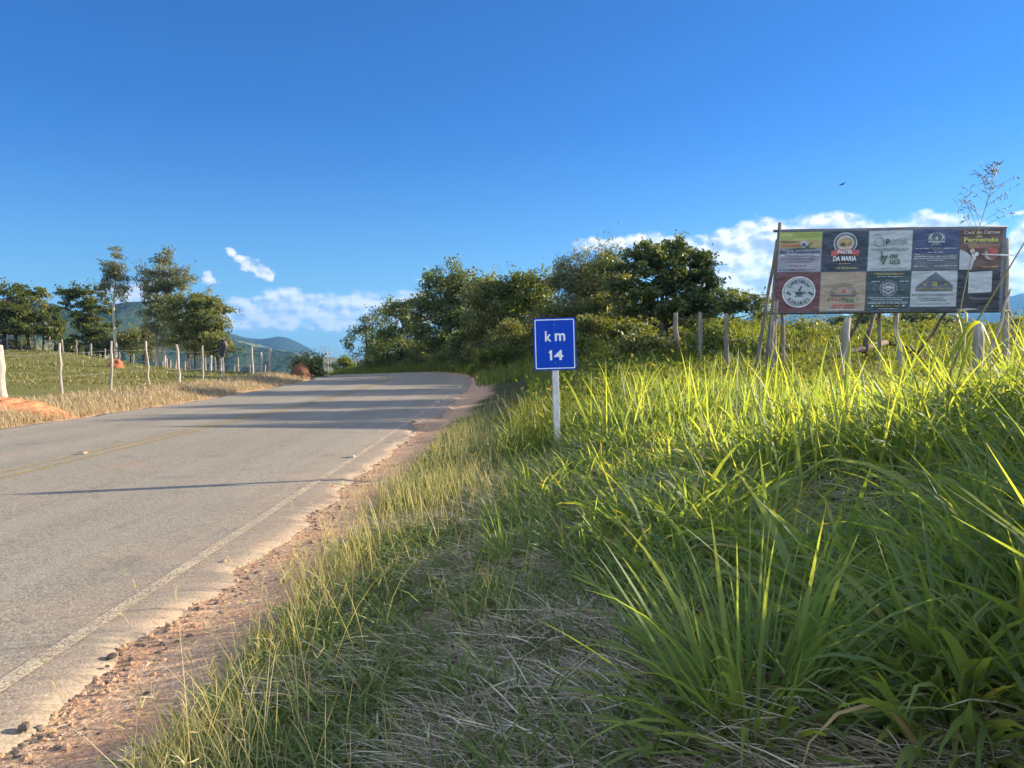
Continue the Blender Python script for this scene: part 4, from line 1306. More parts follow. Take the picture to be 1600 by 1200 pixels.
gz_b = Hs(c00[0] + 2.6, BY)
board = empty('billboard', (c00[0] + 2.7, BY, gz_b), 'wide billboard of ten local adverts on rough wooden poles', 'billboard')
bk = MB()
NU, NV = 40, 14
for o, fl in ((-.03, 1), (0, 0)):
    base_i = len(bk.v)
    bk.v += [tuple(bpt(i / NU, j / NV, o)) for j in range(NV + 1) for i in range(NU + 1)]
    for j in range(NV):
        for i in range(NU):
            q = [base_i + j * (NU + 1) + i, base_i + j * (NU + 1) + i + 1, base_i + (j + 1) * (NU + 1) + i + 1, base_i + (j + 1) * (NU + 1) + i]
            bk.f.append(tuple(q[::-1] if fl else q)); bk.m.append(0)
bk.build('backing_sheet', INK['slate'], board)
# adverts: column boundaries and the middle line
COLS = [.0, .198, .402, .597, .800, .985]
MID = .492
TOPV, BOTV = .975, .012


class Art:
    def __init__(s, ci, ri):
        s.u0, s.u1 = COLS[ci] + .002, COLS[ci + 1] - .002
        s.v0, s.v1 = (MID + .004, TOPV) if ri == 0 else (BOTV, MID - .004)
        s.asp = 1.03
        s.E, s.T, s.layer = MB(), MB(), 0
        s.parts = {'logo': s.E, 'lettering': s.T}

    def P(s, q, o):
        return bpt(s.u0 + (s.u1 - s.u0) * q[0], s.v0 + (s.v1 - s.v0) * q[1], o)

    def poly(s, pts, ink_, lay=1, text=False):
        mb = s.T if text else s.E
        pts = [np.array(p) for p in pts]
        mb.add([s.P(p, .014 + .005 * lay) for p in pts], [tuple(range(len(pts)))], IKEYS.index(ink_))

    def rect(s, x0, y0, x1, y1, ink_, lay=1, text=False):
        # cut into columns so that it follows the sheet
        k = max(1, int((x1 - x0) / .12))
        for i in range(k):
            a, b_ = x0 + (x1 - x0) * i / k, x0 + (x1 - x0) * (i + 1) / k
            s.poly([(a, y0), (b_, y0), (b_, y1), (a, y1)], ink_, lay, text)

    def disc(s, cx, cy, r, ink_, lay=1, sx=1.0, a0=0, a1=2 * pi, n=36):
        s.poly([(cx + r * sx * cos(a0 + (a1 - a0) * k / n), cy + r * s.asp * sin(a0 + (a1 - a0) * k / n)) for k in range(n if a1 - a0 > 6.2 else n + 1)], ink_, lay)

    def ring(s, cx, cy, r0, r1, ink_, lay=1, a0=0, a1=2 * pi, n=40):
        for k in range(n):
            a, b_ = a0 + (a1 - a0) * k / n, a0 + (a1 - a0) * (k + 1) / n
            s.poly([(cx + r0 * cos(a), cy + r0 * s.asp * sin(a)), (cx + r1 * cos(a), cy + r1 * s.asp * sin(a)), (cx + r1 * cos(b_), cy + r1 * s.asp * sin(b_)), (cx + r0 * cos(b_), cy + r0 * s.asp * sin(b_))], ink_, lay)

    def text(s, body, cx, cy, w, h, ink_, bold=0.0, lay=4, rot=0.0):
        vs, fs = fit_text(body, cx, cy, w, h, bold, rot)
        s.T.add([s.P(q, .014 + .005 * lay) for q in vs], fs, IKEYS.index(ink_))

    def arc(s, body, cx, cy, r, a0, a1, h, ink_, flip=False, bold=.02, lay=4):
        for k, ch in enumerate(body):
            a = a0 + (a1 - a0) * k / max(1, len(body) - 1)
            w = h * (.35 if ch in 'I1' else .8)
            s.text(ch, cx + r * cos(a), cy + r * s.asp * sin(a), w, h, ink_, bold, lay, (a + pi / 2) if flip else (a - pi / 2))

    def words(s, x0, x1, y, h, ink_, seed, fill=.86):
        """a line of print too small to read"""
        g = np.random.default_rng(seed)
        x = x0
        while x < x1 - .02:
            w = min(g.uniform(.05, .15), x1 - x)
            s.rect(x, y - h / 2, x + w, y + h / 2, ink_, 2, True)
            x += w + g.uniform(.012, .025)

    def done(s, bg, label):
        mb = MB()
        n = 8
        for j in range(n):
            for i in range(n):
                mb.add([s.P(((i + a) / n, (j + b_) / n), .009) for a, b_ in ((0, 0), (1, 0), (1, 1), (0, 1))], [(0, 1, 2, 3)])
        pn = tag(mb.build('advert_panel', INK[bg], board, False), label)
        for nm, q in s.parts.items():
            if q.f:
                used = sorted(set(q.m))
                q.m = [used.index(k) for k in q.m]
                q.build(nm, [INK[IKEYS[k]] for k in used], pn, False)


# -- restaurant
A = Art(0, 0)
A.rect(0, .80, 1, 1, 'lime')
A.rect(0, .60, 1, .80, 'ochre')
A.text('PESQUEIRO', .26, .75, .42, .045, 'green', .02); A.text('TRÊS LAGOS', .28, .67, .46, .055, 'red', .02)
A.poly([(.1, .555), (.45, .60), (.62, .63), (.9, .575), (.6, .56)], 'green', 2)
A.disc(.58, .685, .085, 'pale', 2); A.disc(.58, .675, .05, 'slate', 3)
A.poly([(.62, .62), (.76, .74), (.79, .72), (.66, .60)], 'green', 3)
A.text('Bar e Restaurante', .50, .505, .92, .085, 'blue', .03)
A.rect(.04, .385, .96, .445, 'pale', 2); A.text('Pesque Pague e Área de Lazer', .50, .412, .70, .045, 'blue', .02)
A.words(.06, .92, .32, .020, 'slate', 1); A.words(.2, .78, .255, .020, 'slate', 2); A.words(.28, .70, .15, .022, 'slate', 3); A.words(.12, .46, .05, .020, 'blue', 4); A.words(.52, .9, .05, .020, 'slate', 5)
A.disc(.06, .05, .022, 'blue', 2); A.disc(.49, .05, .022, 'red', 2)
A.done('lilac', 'lilac advert with lime green band for a bar and restaurant')
# -- pastry shop
A = Art(1, 0)
A.ring(.5, .70, .235, .262, 'pale', 2); A.disc(.5, .70, .232, 'slate', 2); A.disc(.5, .70, .19, 'cream', 3)
A.poly([(.33, .70), (.37, .79), (.5, .83), (.63, .79), (.67, .70), (.6, .62), (.5, .60), (.4, .62)], 'ochre', 4)
A.poly([(.36, .66), (.44, .74), (.52, .66), (.46, .62)], 'rust', 5); A.poly([(.53, .67), (.62, .75), (.65, .68), (.58, .63)], 'orange', 5)
A.poly([(.18, .37), (.20, .44), (.17, .52), (.34, .53), (.34, .40)], 'red', 3); A.poly([(.82, .37), (.80, .44), (.83, .52), (.66, .53), (.66, .40)], 'red', 3)
A.poly([(.31, .42), (.69, .42), (.69, .55), (.31, .55)], 'red', 4)
A.text('PASTEL', .5, .485, .34, .095, 'white', .035, 6); A.text('DA MARIA', .5, .315, .52, .125, 'white', .035)
A.words(.38, .64, .19, .022, 'ochre', 11); A.disc(.29, .075, .03, 'green', 3); A.text('35 99753-0031', .56, .075, .46, .042, 'yellow', .015)
A.done('navy', 'navy advert with golden pastry disc and red ribbon')
# -- boutique
A = Art(2, 0)
A.ring(.235, .72, .095, .112, 'grey', 2); A.ring(.20, .80, .10, .112, 'grey', 2, .4, 2.7); A.rect(.335, .60, .352, .82, 'grey', 2)
A.text('p', .43, .715, .085, .155, 'navy', .035); A.text('one', .68, .735, .40, .095, 'grey', .0)
A.rect(.42, .655, .86, .664, 'grey', 2)
A.words(.06, .93, .545, .022, 'grey', 21); A.words(.10, .86, .505, .018, 'grey', 22)
A.text('iy', .37, .30, .17, .28, 'green', .05); A.text('ou', .58, .36, .17, .10, 'green', .03); A.text('uca', .62, .22, .25, .115, 'green', .025)
A.disc(.30, .46, .022, 'slate', 3)
A.words(.07, .9, .05, .018, 'grey', 23)
A.done('pale', 'pale grey advert with slim lettering and green script')
# -- garage with cog crest
A = Art(3, 0)
cog = []
for k in range(36):
    a = 2 * pi * k / 36
    r_ = .195 if k % 2 else .155
    cog.append((.5 + r_ * 1.05 * cos(a), .79 + r_ * .80 * sin(a)))
A.poly(cog, 'pale', 2); A.disc(.5, .80, .12, 'slate', 3)
A.poly([(.31, .68), (.36, .84), (.43, .72), (.5, .84), (.57, .72), (.64, .84), (.69, .68)], 'pale', 4)
A.text('GARAGE', .5, .745, .34, .055, 'slate', .03, 6); A.text('MECÂNICA', .5, .625, .24, .032, 'pale', .02)
A.poly([(.40, .58), (.60, .58), (.63, .52), (.5, .46), (.37, .52)], 'slate', 2)
A.rect(0, 0, 1, .40, 'slate', 1)
for k, (x0, x1, y) in enumerate(((.05, .37, .535), (.66, .97, .535), (.34, .65, .44), (.05, .18, .395), (.05, .95, .34), (.03, .96, .29), (.33, .66, .235), (.03, .28, .115), (.03, .33, .085), (.48, .97, .10))):
    A.words(x0, x1, y, .018, 'pale', 30 + k)
A.disc(.41, .12, .018, 'orange', 3)
A.done('blue', 'dark blue advert with pale cog crest and lines of print')
# -- butcher
A = Art(4, 0)
A.poly([(0, .0), (.30, .0), (.36, .25), (.16, .44), (0, .50)], 'pale', 2)
A.poly([(.26, .46), (.34, .36), (.40, .30), (.36, .22), (.30, .34)], 'white', 3)
A.disc(.30, .46, .055, 'white', 3); A.disc(.40, .38, .05, 'white', 3)
A.rect(.2, .52, .95, .63, 'orange', 2)
A.disc(.74, .40, .18, 'flesh', 3); A.disc(.79, .44, .10, 'red', 4); A.ring(.74, .38, .10, .13, 'cream', 5, 2.6, 4.8); A.disc(.66, .30, .07, 'flesh', 4)
A.text('Casa de Carnes', .5, .92, .86, .085, 'cream', .02); A.text('do', .46, .82, .12, .06, 'cream', .02); A.text('Fernando', .49, .735, .82, .115, 'yellow', .04)
A.rect(.10, .645, .80, .656, 'cream', 3)
A.disc(.48, .065, .03, 'green', 3); A.words(.54, .94, .065, .035, 'ochre', 41)
A.done('rust', 'brown advert with meat picture and yellow lettering')
# -- coffee house
A = Art(0, 1)
A.disc(.52, .50, .385, 'pale', 2); A.ring(.52, .50, .342, .352, 'navy', 3)
A.ring(.52, .50, .352, .385, 'white', 3)
A.arc('CAFETERIA', .52, .50, .265, 2.55, .59, .085, 'navy')
A.arc('ROSÁRIO', .52, .50, .275, 3.85, 5.57, .085, 'navy', True)
A.poly([(.43, .50), (.47, .415), (.59, .415), (.63, .50)], 'navy', 4); A.ring(.645, .475, .022, .036, 'navy', 4); A.rect(.42, .385, .64, .40, 'navy', 4)
A.poly([(.50, .52), (.54, .60), (.57, .57), (.55, .52)], 'navy', 4); A.poly([(.54, .62), (.57, .66), (.59, .61), (.57, .58)], 'navy', 4)
for sx in (.27, .77):
    A.disc(sx, .485, .03, 'navy', 4); A.disc(sx + .05, .445, .028, 'navy', 4)
A.done('maroon', 'maroon advert with round white coffee cup badge')
# -- pizzeria
A = Art(1, 1)
for k in range(15):
    A.rect(.03 + k * .066, 0, .038 + k * .066, 1, 'brownline', 1)
A.ring(.51, .42, .215, .228, 'slate', 3, 0, pi); A.ring(.51, .42, .275, .288, 'slate', 3, 0, pi)
for k in range(1, 9):
    a = pi * k / 9
    A.poly([(.51 + .228 * cos(a), .42 + .235 * sin(a)), (.51 + .275 * cos(a), .42 + .283 * sin(a)), (.515 + .275 * cos(a + .03), .42 + .283 * sin(a + .03)), (.515 + .228 * cos(a + .03), .42 + .235 * sin(a + .03))], 'slate', 3)
A.rect(.22, .385, .80, .42, 'slate', 3)
A.poly([(.46, .47), (.50, .58), (.525, .53), (.56, .56), (.575, .47)], 'red', 4)
A.text('Casa da', .36, .305, .24, .06, 'red', .02); A.text('Pizza', .63, .295, .28, .10, 'green', .025)
A.poly([(.16, .30), (.21, .345), (.21, .27)], 'green', 3); A.poly([(.88, .30), (.82, .345), (.82, .27)], 'green', 3)
A.words(.28, .78, .165, .028, 'red', 51); A.words(.26, .78, .105, .028, 'red', 52)
A.rect(.16, .025, .98, .055, 'pale', 2)
A.done('beige', 'wood coloured advert with pizza oven drawing')
# -- car care
A = Art(2, 1)
A.text('ESTÉTICA AUTOMOTIVA', .5, .935, .70, .058, 'gold', .02)
A.words(.22, .80, .865, .018, 'pale', 61); A.words(.11, .30, .745, .024, 'pale', 62); A.words(.75, .95, .745, .020, 'pale', 63)
A.disc(.5, .575, .20, 'slate', 2); A.ring(.5, .575, .185, .205, 'grey', 3)
hexp = [(.5 + .15 * sin(2 * pi * k / 6), .575 + .155 * cos(2 * pi * k / 6)) for k in range(6)]
hexq = [(.5 + .125 * sin(2 * pi * k / 6), .575 + .13 * cos(2 * pi * k / 6)) for k in range(6)]
for k in range(6):
    A.poly([hexp[k], hexp[(k + 1) % 6], hexq[(k + 1) % 6], hexq[k]], 'pale', 4)
A.poly([(.40, .58), (.45, .63), (.55, .63), (.61, .585), (.60, .56), (.40, .56)], 'pale', 5)
A.text('AUTO', .5, .525, .14, .045, 'pale', .03, 5)
A.ring(.22, .585, .075, .083, 'grey', 3, 1.2, 4.6); A.ring(.78, .585, .075, .083, 'grey', 3, -1.4, 2.0)
A.words(.06, .97, .335, .020, 'pale', 64); A.words(.13, .83, .285, .020, 'pale', 65); A.words(.1, .95, .225, .016, 'pale', 66); A.words(.04, .96, .195, .016, 'pale', 67)
A.rect(.20, .10, .80, .155, 'dark', 2); A.text('SISTEMA LEVA E TRAZ', .5, .127, .56, .042, 'gold', .02)
A.poly([(.12, .13), (.17, .15), (.19, .12), (.14, .11)], 'white', 3); A.poly([(.83, .12), (.86, .15), (.91, .14), (.86, .11)], 'white', 3)
A.words(.28, .74, .055, .014, 'pale', 68)
A.done('teal', 'dark teal advert with hexagon crest and gold lettering')
# -- building materials
A = Art(3, 1)
A.poly([(.11, .50), (.11, .60), (.52, .97), (.91, .62), (.91, .50)], 'slate', 2)
for (x0, x1, y0, y1) in ((.265, .325, .625, .685), (.46, .56, .62, .72), (.72, .775, .63, .685)):
    A.rect(x0, y0, x1, y1, 'yellow', 3); A.rect((x0 + x1) / 2 - .005, y0, (x0 + x1) / 2 + .005, y1, 'slate', 4); A.rect(x0, (y0 + y1) / 2 - .005, x1, (y0 + y1) / 2 + .005, 'slate', 4)
A.text('BASE CONSTRUÇÃO', .51, .545, .74, .062, 'ochre', .02)
A.text('MATERIAIS DE CONSTRUÇÃO', .5, .40, .94, .062, 'slate', .02)
A.words(.17, .75, .31, .026, 'grey', 71); A.words(.22, .78, .26, .026, 'grey', 72); A.words(.1, .88, .17, .018, 'grey', 73)
A.rect(0, 0, 1, .10, 'slate', 2)
for j in range(3):
    for i in range(9):
        x0 = i * .12 - (.06 if j % 2 else 0)
        A.rect(max(0, x0 + .008), .006 + j * .032, min(1, x0 + .108), .030 + j * .032, 'dark', 3)
A.done('pale', 'pale advert with dark house roof and brick strip')
# -- last panel
A = Art(4, 1)
A.poly([(.24, .42), (.80, .45), (.80, .98), (.24, .95)], 'pale', 2)
A.text('ITALIANA', .52, .29, .48, .05, 'grey', .01); A.words(.34, .72, .21, .02, 'rust', 81)
A.done('dark', 'dark advert with a blank pale square')

# timber frame
def pole(name, a, b_, r0, r1, mat=m_wood, parent=board, wob=.03, n=7, label=None):
    mb = MB()
    a, b_ = np.array(a, float), np.array(b_, float)
    r0, r1, wob = r0 * .8, r1 * .8, wob * .6
    pts = [a * (1 - k / n) + b_ * k / n + (rng.normal(0, wob, 3) * (0 < k < n)) for k in range(n + 1)]
    mb.tube(pts, [r0 + (r1 - r0) * k / n for k in range(n + 1)], 9, rough=.2)
    o = mb.build(name, mat, parent)
    return tag(o, label) if label else o


def gnd(x, y, dz=-.3):
    return np.array([x, y, Hs(x, y) + dz])


bb = -bn * .09
for (ut, vt, ub, r, dy) in ((1219, 348, 1196, .055, .05), (1214, 470, 1208, .06, -.12), (1222, 395, 1228, .05, .2), (1572, 372, 1577, .075, .02)):
    yy_ = BY + (.25 if ut < 1400 else -.25)
    tp = at(ut, vt, yy_ + .12 + dy)
    gx_ = at(ub, 600, yy_ + dy)[0]
    pole('pole', gnd(gx_, yy_ + .12 + dy), tp, r * 1.25, r, m_wood if ut < 1500 else m_wood2, wob=.02)
pole('pole', gnd(at(1414, 600, BY)[0], BY + .05), bpt(.535, .02, -.14) + np.array([0, 0, .8]), .085, .06, m_wood2, wob=.035, label='pale forked middle pole')
pole('pole', gnd(at(1388, 600, BY)[0], BY + .5), bpt(.49, .0, -.3) + np.array([0, 0, .9]), .055, .05, wob=.02)
pole('rail', bpt(-.02, 1.0, -.09), bpt(1.01, 1.0, -.09), .045, .045, m_purl, wob=.008)
pole('rail', bpt(-.02, .0, -.10), bpt(1.04, .0, -.10), .04, .035, wob=.010)
pole('rail', bpt(.55, .5, -.12), bpt(1.0, .52, -.12), .03, .03, wob=.01)
# raking braces behind
pole('brace', gnd(at(1340, 600, BY)[0], BY + 2.0), bpt(.46, .3, -.16), .06, .045)
pole('brace', gnd(at(1455, 600, BY)[0] + .2, BY + 2.3), bpt(.80, .1, -.16), .05, .04)
pole('brace', gnd(at(1500, 600, BY)[0], BY - .6), bpt(1.03, .25, .02), .055, .04, m_wood2)
pole('brace', gnd(at(1640, 600, BY)[0], BY + .7), bpt(1.015, .2, -.08), .05, .035, m_wood2)
pole('brace', gnd(at(1196, 600, BY)[0], BY + 1.0), bpt(0, .9, -.12), .055, .045)
# loose torn hem
hm = MB()
hm.add([bpt(.895, .68, .03), bpt(.99, .672, .05), bpt(1.035, .655, .09), bpt(1.03, .645, .09), bpt(.985, .655, .05), bpt(.90, .67, .03)], [(0, 1, 4, 5), (1, 2, 3, 4)])
hm.add([bpt(.79, .015, .02), bpt(.84, .04, .05), bpt(.90, .025, .03), bpt(.84, .012, .03)], [(0, 1, 2, 3)])
tag(hm.build('torn_hem', INK['white'], board, False), 'torn white hem flapping loose')

# ------------------------------------------------------------------ fences
m_wire = plain('galvanised_wire', (0.42, 0.41, 0.40), 0.45, 0.05, 10.0, metal=.6)


def post(mb_name, x, y, h, r, parent, mat, lean=(0, 0), label=None, wob=.012, sides=8):
    g = gnd(x, y, 0)
    mb = MB()
    n = 6
    pts = [g + np.array([lean[0] * t * h, lean[1] * t * h, -.25 + t * (h + .25)]) + (rng.normal(0, wob, 3) * (t > 0)) for t in np.linspace(0, 1, n + 1)]
    mb.tube(pts, [r * q for q in (1.15, 1.08, 1.0, .97, .95, .92, .78)], sides, rough=.22)
    o = mb.build('post', mat, parent)
    if label:
        tag(o, label)
    return pts


def wires(pts_list, heights, parent, r=.0022, sag=.03):
    mb = MB()
    for hf in heights:
        line = []
        for a, b_ in zip(pts_list[:-1], pts_list[1:]):
            pa, pb = a[0] + (a[-1] - a[0]) * hf, b_[0] + (b_[-1] - b_[0]) * hf
            for k in range(6):
                t = k / 6
                line.append(pa * (1 - t) + pb * t - np.array([0, 0, sag * 4 * t * (1 - t)]))
        line.append(pb)
        mb.tube(line, r, 4, cap=False)
    mb.build('wire', m_wire, parent)


# pasture fence beside the far verge: u at the foot, v of foot, v of top
m_pale_post = bark_mat('bleached_post', (0.19, 0.165, 0.14), (0.44, 0.40, 0.345), 2.0, (9, 9, 1))
FP = [(-170, 650, 520, .10), (4, 614, 532, .0), (96, 613, 534, .055), (174, 616, 541, .05), (233, 617, 547, .055), (281, 609, 554, .085), (317, 608, 557, .05), (349, 604, 547, .075), (373, 604, 575, .06), (395, 607, 577, .09), (410, 607, 575, .09), (424, 606, 568, .05), (436, 604, 566, .07), (447, 597, 566, .06), (454, 594, 563, .07), (461, 592, 563, .09)]
fence_x = lambda y: np.interp(y, [10, 20, 30, 36, 41, 46, 52], [-12.4, -12.4, -12.4, -12.5, -12.9, -14.7, -18.6])
fr = empty('wire_fence', (-12.4, 20, Hs(-12.4, 20)), 'wire fence on bleached wooden posts between golden verge and pasture', 'fence')
PL = []
for k, (u, vf, vt, r) in enumerate(FP):
    # distance at which the fence line is seen in this pixel column
    yy_ = np.linspace(8, 52, 900)
    uu_ = 800 + FPX * fence_x(yy_) / yy_
    yk = float(yy_[np.argmin(np.abs(uu_ - u))])
    xk = float(fence_x(yk))
    hk = max(1.4 if yk > 25 else .9, (vf - vt) / FPX * yk)
    if r == 0:
        PL.append(post('post', xk, yk, hk * 1.0, .13, fr, m_pale_post, (-.07, 0), 'thick leaning post with red earth on its foot', .02, 10))
    else:
        PL.append(post('post', xk, yk, min(hk, 1.75), max(r * .62, .038), fr, m_pale_post if k % 3 else m_wood2, (rng.normal(0, .03), rng.normal(0, .02))))
PL = sorted(PL, key=lambda q: q[0][1])
wires(PL, (.45, .84), fr)
# red earth crust on the thick post
tp_ = [q for q in PL if abs(q[0][0] - fence_x(q[0][1])) < .5][1]
# fence across the back of the pasture
bf = empty('wire_fence', (-36, 66, Hs(-36, 66)), 'weathered post fence across the back of the pasture below the trees', 'fence')
PB = []
for k in range(30):
    y = 68 - 6.0 * (k / 29) ** 1.4
    x = -58 + 38 * k / 29
    PB.append(post('post', x, y, rng.uniform(1.15, 1.5), rng.uniform(.06, .09), bf, m_wood, (rng.normal(0, .05), 0), sides=6))
wires(PB, (.45, .8), bf, .006)
cf = empty('wire_fence', (-18, 50, Hs(-18, 50)), 'row of close set dark posts closing the pasture corner near the bend', 'fence')
PC = []
for k in range(13):
    t = k / 12
    x, y = -27.0 + 7.5 * t, 60 - 8.5 * t
    PC.append(post('post', x, y, rng.uniform(1.2, 1.6), rng.uniform(.06, .10), cf, m_wood if k % 2 else m_wood2, (rng.normal(0, .06), 0), sides=6))
wires(PC, (.5, .85), cf, .005)
# fence in front of the billboard
rf = empty('wire_fence', (6.3, 20, Hs(6.3, 20)), 'wire fence on grey posts along the tall grass before the billboard', 'fence')
PR = []
for (u, vt, Y, r, ml) in ((1057, 488, 27, .10, 0), (1095, 488, 24, .085, 0), (1137, 491, 21, .065, 0), (1205, 492, 18.2, .07, 0), (1321, 498, 15.4, .085, 1), (1528, 505, 12.4, .085, 1), (1890, 480, 9.6, .085, 0)):
    tp = at(u, vt, Y)
    g = Hs(tp[0], Y)
    PR.append(post('post', tp[0], Y, max(1.1, tp[2] - g), r, rf, m_wood2 if ml else m_wood, (rng.normal(0, .03), 0), wob=.015))
wires(PR, (.45, .65, .9), rf, .0028)

# ------------------------------------------------------------------ small things
# dark cloth hung on a fence post
pk = min(PL, key=lambda q: abs((800 + FPX * q[0][0] / q[0][1]) - 349))
cl = MB()
cb = pk[-1]
rows_ = []
for j in range(9):
    t = j / 8
    wdt = .10 + .075 * sin(pi * min(1, t * 1.2)) * (1 - .3 * t)
    ring_ = []
    for k in range(10):
        a = 2 * pi * k / 10
        f_ = 1 + .22 * sin(3 * a + 5 * t)
        ring_.append(cb + np.array([.05 + wdt * cos(a) * f_, -.02 + .11 * sin(a) * f_, .06 - t * .72]))
    rows_.append(ring_)
vs = [p for r_ in rows_ for p in r_]
cl.add(vs, [(j * 10 + k, j * 10 + (k + 1) % 10, (j + 1) * 10 + (k + 1) % 10, (j + 1) * 10 + k) for j in range(8) for k in range(10)] + [tuple(range(10))])
m_cloth = plain('dark_plastic_cloth', (0.018, 0.020, 0.030), .55, .2, 6.0)
o = cl.build('cloth', m_cloth)
tag(o, 'dark cloth draped over a fence post beside the road', 'cloth')


def mound(name, x, y, r, h, mat, label, cat, hole=None):
    mb = MB()
    n, m_ = 18, 10
    z = Hs(x, y) - .06
    vs = []
    for j in range(m_ + 1):
        t = j / m_
        for k in range(n):
            a = 2 * pi * k / n
            rr = r * (1 - t ** 1.9) ** .6 * (1 + .22 * (vnoise([cos(a) * 2 + 5 + x], [sin(a) * 2 + t * 3], 3)[0] - .5)) + .015
            p_ = np.array([x + rr * cos(a), y + rr * sin(a), z + h * t])
            if hole is not None:
                dlt = np.linalg.norm(p_ - (np.array([x, y - r * .75, z + h * .62]) + np.array([hole, 0, 0])))
                if dlt < r * .45:
                    p_[1] += (r * .45 - dlt) * 1.3
            vs.append(p_)
    mb.add(vs, [(j * n + k, j * n + (k + 1) % n, (j + 1) * n + (k + 1) % n, (j + 1) * n + k) for j in range(m_) for k in range(n)] + [tuple(m_ * n + k for k in range(n))])
    return tag(mb.build(name, mat), label, cat)


m_term = plain('red_termite_earth', (0.28, 0.115, 0.06), .95, .25, 7.0, bump=.8, spec=.05, c2=(0.20, 0.07, 0.035))
m_term2 = plain('brown_termite_earth', (0.13, 0.066, 0.042), .95, .25, 4.0, bump=.8, spec=.05)
tp = at(181, 580, 38)
mound('termite_mound', tp[0], 38, .36, .50, m_term, 'orange red termite mound with a hole in the pasture', 'termite mound', hole=.1)
tp = at(470, 592, 40)
mound('termite_mound', tp[0], 40, .55, .85, m_term2, 'brown rounded earth mound at the end of the roadside fence', 'termite mound')
# heap of red earth on the far verge
m_redearth = plain('red_earth', (0.44, 0.20, 0.10), .97, .25, 6.0, bump=1.0, spec=.03, c2=(0.27, 0.12, 0.065))
mb = MB()
n, m_ = 80, 44
cx_, cy_ = -11.3, 16.9
vs = []
for j in range(m_ + 1):
    for i in range(n + 1):
        a, b_ = -1 + 2 * i / n, -1 + 2 * j / m_
        x, y = cx_ + a * 1.8, cy_ + b_ * .8
        hh = .17 * max(0, 1 - (a * a + b_ * b_) * (.75 + .7 * float(vnoise([x * 1.7], [y * 1.7], 8)[0]))) ** .8
        vs.append((x, y, Hs(x, y) - .03 + hh + (.13 * float(fbm(np.array([x * 5]), np.array([y * 5]), 4, 6)[0]) - .04 if hh > 0 else -.05)))
mb.add(vs, [(j * (n + 1) + i, j * (n + 1) + i + 1, (j + 1) * (n + 1) + i + 1, (j + 1) * (n + 1) + i) for j in range(m_) for i in range(n)])
tag(mb.build('earth_heap', m_redearth), 'low heap of bare orange earth on the golden verge', 'earth heap')

# reflective road studs
m_stud = plain('stud_casting', (0.30, 0.26, 0.20), .6, .15, 20.0)
m_studd = plain('dusty_stud', (0.24, 0.17, 0.11), .8, .2, 20.0)
m_lens = plain('stud_lens', (0.34, 0.31, 0.26), .4, .05, 20.0, spec=.6)


def stud(x, y, mat, label, s=1.0):
    z = float(road_z(*[q for q in (road_coords(x, y)[1], road_coords(x, y)[0])])[0]) + .004
    rt = empty('road_stud', (x, y, z), label, 'road stud', 'reflective studs along the painted lines')
    mb = MB()
    mb.frame_box((x, y, z + .014 * s), np.array([.062 * s, 0, 0]), np.array([0, .055 * s, 0]), np.array([0, 0, .014 * s]), taper=.68)
    bevel(mb.build('casting', mat, rt, False), .003)
    lm = MB()
    a, b_ = .056 * s, .040 * s
    lm.add([(x - a, y - .0545 * s, z + .004), (x + a, y - .0545 * s, z + .004), (x + b_, y - .0415 * s, z + .024 * s), (x - b_, y - .0415 * s, z + .024 * s)], [(0, 1, 2, 3)])
    lm.build('lens', m_lens, rt, False)


stud(-5.88, 10.45, m_studd, 'dusty yellow stud on the centre line, nearest the viewer', 1.1)
stud(-5.76, 22.0, m_studd, 'dusty stud on the centre line among the tree shadows', 1.4)
stud(-2.13, 10.1, m_stud, 'pale stud on the edge line beside the tree shadow band', .95)
stud(-2.13, 22.0, m_stud, 'pale stud on the edge line where the bend begins', 1.3)
stud(-2.05, 30.0, m_stud, 'pale stud on the edge line inside the shaded bend', 1.3)

# clods and broken asphalt
m_clod = plain('broken_asphalt', (0.15, 0.125, 0.105), .95, .3, 30.0, bump=.8, spec=.1)
m_stone = plain('reddish_stone', (0.46, 0.29, 0.19), .95, .25, 30.0, bump=.7, spec=.1)


def rock(mb, x, y, r, z=None, mi=0):
    z = Hs(x, y) if z is None else z
    n, m_ = 7, 4
    sx, sy, sz = rng.uniform(.7, 1.3, 3) * r
    vs, a0 = [(x, y, z - sz * .4)], rng.random() * 6
    for j in range(1, m_):
        ph_ = -pi / 2 + pi * j / m_
        for k in range(n):
            a = a0 + 2 * pi * k / n
            q = rng.uniform(.75, 1.15)
            vs.append((x + sx * cos(ph_) * cos(a) * q, y + sy * cos(ph_) * sin(a) * q, z + sz * .25 + sz * .7 * sin(ph_) * q))
    vs.append((x, y, z + sz))
    fs = [(0, 1 + (k + 1) % n, 1 + k) for k in range(n)]
    for j in range(m_ - 2):
        fs += [(1 + j * n + k, 1 + j * n + (k + 1) % n, 1 + (j + 1) * n + (k + 1) % n, 1 + (j + 1) * n + k) for k in range(n)]
    fs += [(1 + (m_ - 2) * n + k, 1 + (m_ - 2) * n + (k + 1) % n, len(vs) - 1) for k in range(n)]
    mb.add(vs, fs, mi)


